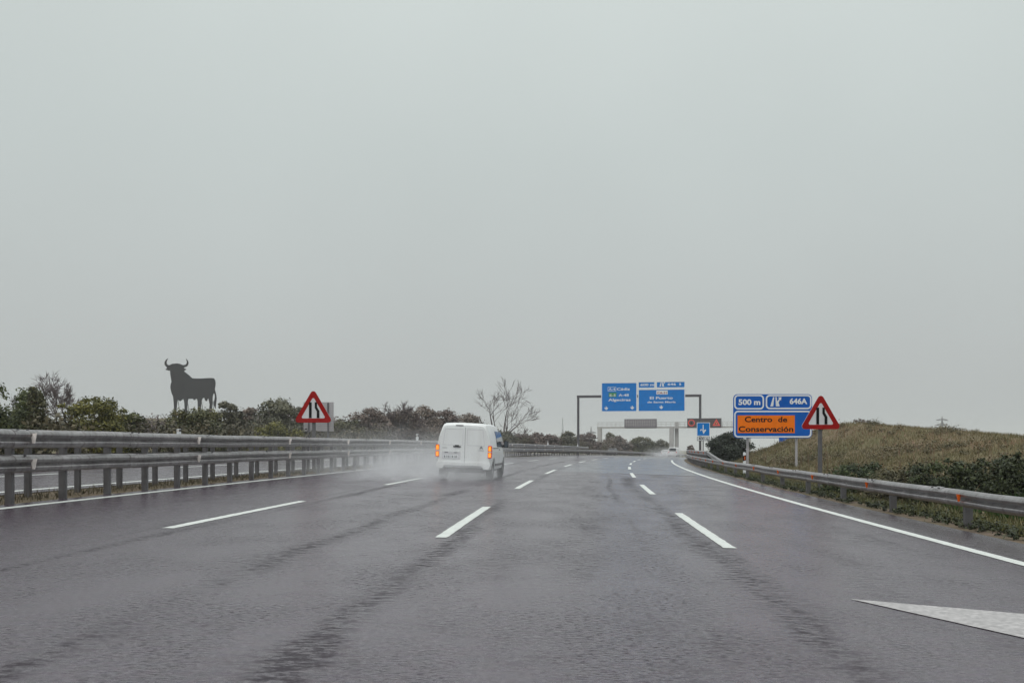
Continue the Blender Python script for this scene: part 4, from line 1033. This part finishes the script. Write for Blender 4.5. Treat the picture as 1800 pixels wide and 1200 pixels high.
        mb = MB(); mb.prism(rrect(-.062, -.09, .062, .115, .04), -.066, -.0605, Matrix.Translation((s*1.08, 3.68, 1.20))); mb.build('mirror_glass', M['glass_blue'], mr)
        mb = MB(); mb.box((s*.976, 2.42, 1.02), (.03, .16, .03)); mb.build('door_handle', M['plastic'], v)
        mb = MB(); mb.box((s*.972, 1.3, 1.075), (.012, 1.5, .02)); mb.build('slide_rail', M['vanseam'], v)
        mb = MB(); mb.box((s*.966, 2.5, .50), (.03, 2.2, .07)); mb.build('sill_trim', M['bumper'], v)
    mb = MB(); mb.prism([(-.72, 1.62), (.72, 1.62), (.80, 1.30), (-.80, 1.30)], 0, .02, Matrix.Translation((0, 3.0, 0))); 
    ws = MB(); ws.add([(-.66, 3.73, 1.655), (.66, 3.73, 1.655), (.72, 4.14, 1.33), (-.72, 4.14, 1.33), (-.66, 3.70, 1.63), (.66, 3.70, 1.63), (.72, 4.11, 1.30), (-.72, 4.11, 1.30)],
        [(0, 1, 2, 3), (4, 7, 6, 5), (0, 4, 5, 1), (1, 5, 6, 2), (2, 6, 7, 3), (3, 7, 4, 0)]); ws.build('windscreen', M['glass'], v)
    return v
vn = van()
VY = 31.2; VD = -3.68
vp = R(VD, VY); vn.location = vp; vn.rotation_euler = (0, math.atan(BANK)+.008, heading(VY)-.012); vn.scale = (.90, .95, .945)
tag(vn, 'white panel van with lit amber rear lights, driving ahead in the spray', 'van')

def car(name, L, W_, H, kind, paint_='carwhite'):
    c = empty(name)
    if kind == 'van': st = [(0, .35, H*.97, W_*.47, W_*.48, W_*.42), (.1, .3, H, W_*.49, W_*.5, W_*.44), (L*.7, .3, H, W_*.49, W_*.5, W_*.44), (L*.82, .3, H*.62, W_*.49, W_*.49, W_*.44), (L, .35, H*.45, W_*.42, W_*.42, W_*.36)]
    else: st = [(0, .35, H*.60, W_*.44, W_*.45, W_*.40), (.25, .28, H*.66, W_*.48, W_*.49, W_*.42), (.45, .26, H*.97, W_*.49, W_*.5, W_*.36), (L*.35, .25, H, W_*.49, W_*.5, W_*.37), (L*.6, .25, H*.97, W_*.49, W_*.5, W_*.36), (L*.74, .26, H*.66, W_*.49, W_*.49, W_*.42), (L*.98, .3, H*.5, W_*.44, W_*.44, W_*.38)]
    loft(st).build('body', M[paint_], c, True, 35)
    mb = MB(); 
    if kind == 'van': mb.prism(rrect(-W_*.36, H*.60, W_*.36, H*.90, .05), -.02, .02)
    else: mb.add([(-W_*.36, .20, H*.67), (W_*.36, .20, H*.67), (W_*.32, .43, H*.94), (-W_*.32, .43, H*.94), (-W_*.36, .26, H*.67), (W_*.36, .26, H*.67), (W_*.32, .48, H*.94), (-W_*.32, .48, H*.94)], [(0, 1, 2, 3), (4, 7, 6, 5), (0, 4, 5, 1), (1, 5, 6, 2), (2, 6, 7, 3), (3, 7, 4, 0)])
    mb.build('rear_window', M['glass'], c)
    for s in (-1, 1):
        mb = MB(); mb.box((s*W_*.41, -.02, H*.5), (.16, .06, .22)); mb.build('tail_light', M['lampred'], c)
        for y in (L*.18, L*.80): wheel(c, s*(W_*.5-.12), y, .31, .2, s)
    return c
c1 = car('distant_van', 4.6, 1.9, 1.95, 'van'); c1.location = R(-3.5, 205); c1.rotation_euler = (0, math.atan(BANK), heading(205))
tag(c1, 'far white van beside the middle gantry columns', 'van')
c2 = car('distant_car', 4.3, 1.78, 1.45, 'car'); c2.location = R(-6.6, 214); c2.rotation_euler = (0, math.atan(BANK), heading(214))
tag(c2, 'far pale car in spray left of the distant white van', 'car')
M['cargrey'] = simple('car_paint_grey', (.06, .06, .065), .3)
c3 = car('oncoming_car', 4.3, 1.78, 1.45, 'car', 'cargrey'); c3.location = R(-16.0, 206); c3.rotation_euler = (0, math.atan(BANK), heading(206)+math.pi)
mb = MB(); mb.prism(rrect(-.62, 1.43, .62, 1.475, .02), .6, 2.6); mb.build('roof', M['carwhite'], c3)
tag(c3, 'oncoming car, only its pale roof showing over the median barrier', 'car')

# ------------------------------------------------------------------ spray and haze
def spray(name, loc, rz, size, dens, label, noise=1.6, soft=(.55, 1.0)):
    m, nt = material(name+'_volume')
    tc = NN(nt, 'ShaderNodeTexCoord')
    mp = NN(nt, 'ShaderNodeMapping', Vector=tc.outputs['Object'], Scale=(2/size[0], 2/size[1], 1/size[2]))   # -1..1, -1..1, 0..1
    sp = NN(nt, 'ShaderNodeSeparateXYZ', i0=mp.outputs[0])
    ax = MATH(nt, 'ABSOLUTE', sp.outputs[0]); ay = MATH(nt, 'ABSOLUTE', sp.outputs[1])
    fx = NN(nt, 'ShaderNodeMapRange', i0=ax, i1=.35, i2=1.0, i3=1.0, i4=0.0, _interpolation_type='SMOOTHSTEP').outputs[0]
    fy = NN(nt, 'ShaderNodeMapRange', i0=ay, i1=.3, i2=1.0, i3=1.0, i4=0.0, _interpolation_type='SMOOTHSTEP').outputs[0]
    fz = MATH(nt, 'POWER', NN(nt, 'ShaderNodeMapRange', i0=sp.outputs[2], i1=0.0, i2=1.0, i3=1.0, i4=0.0).outputs[0], 1.8)
    n = NN(nt, 'ShaderNodeTexNoise', Vector=NN(nt, 'ShaderNodeMapping', Vector=tc.outputs['Object'], Scale=(1.1, .45, 1.5)).outputs[0], Scale=noise, Detail=6.0, Roughness=.65, Distortion=.9).outputs[0]
    nn = NN(nt, 'ShaderNodeMapRange', i0=n, i1=.38, i2=.68, i3=.03, i4=2.0).outputs[0]
    dn = MATH(nt, 'MULTIPLY', MATH(nt, 'MULTIPLY', MATH(nt, 'MULTIPLY', fx, fy), MATH(nt, 'MULTIPLY', fz, nn)), dens)
    pv = NN(nt, 'ShaderNodeVolumePrincipled', Color=(.93, .94, .96, 1), Density=dn, Anisotropy=.2)
    NN(nt, 'ShaderNodeOutputMaterial', Volume=pv.outputs[0])
    mb = MB(); mb.box((0, 0, size[2]/2), size); o = mb.build(name, m); o.location = loc; o.rotation_euler = (0, math.atan(BANK), rz)
    return tag(o, label, 'spray', kind='stuff')
p = R(-4.7, 31.5, .03); spray('road_spray', p, heading(31)+.05, (5.8, 12.5, 1.2), .36, 'white water spray thrown up behind and left of the van wheels')
p = R(-6.9, 40, .03); spray('spray_drift', p, heading(40)+.0, (8.5, 30.0, 2.0), .11, 'thin spray drifting over the median barrier left of the van', .7)
p = R(-5.2, 207, .03); spray('distant_spray', p, heading(205), (8.0, 30.0, 2.2), .16, 'pale spray around the distant vehicles', .5)
m, nt = material('haze_air')
pv = NN(nt, 'ShaderNodeVolumePrincipled', Color=(.95, .97, .98, 1), Density=.00042, Anisotropy=0.0)
NN(nt, 'ShaderNodeOutputMaterial', Volume=pv.outputs[0])
mb = MB(); mb.box((0, 1950, 2.0), (6000, 4300, 60.0)); hz = mb.build('haze', m)
tag(hz, 'thin grey rain haze filling the air', 'haze', kind='stuff')
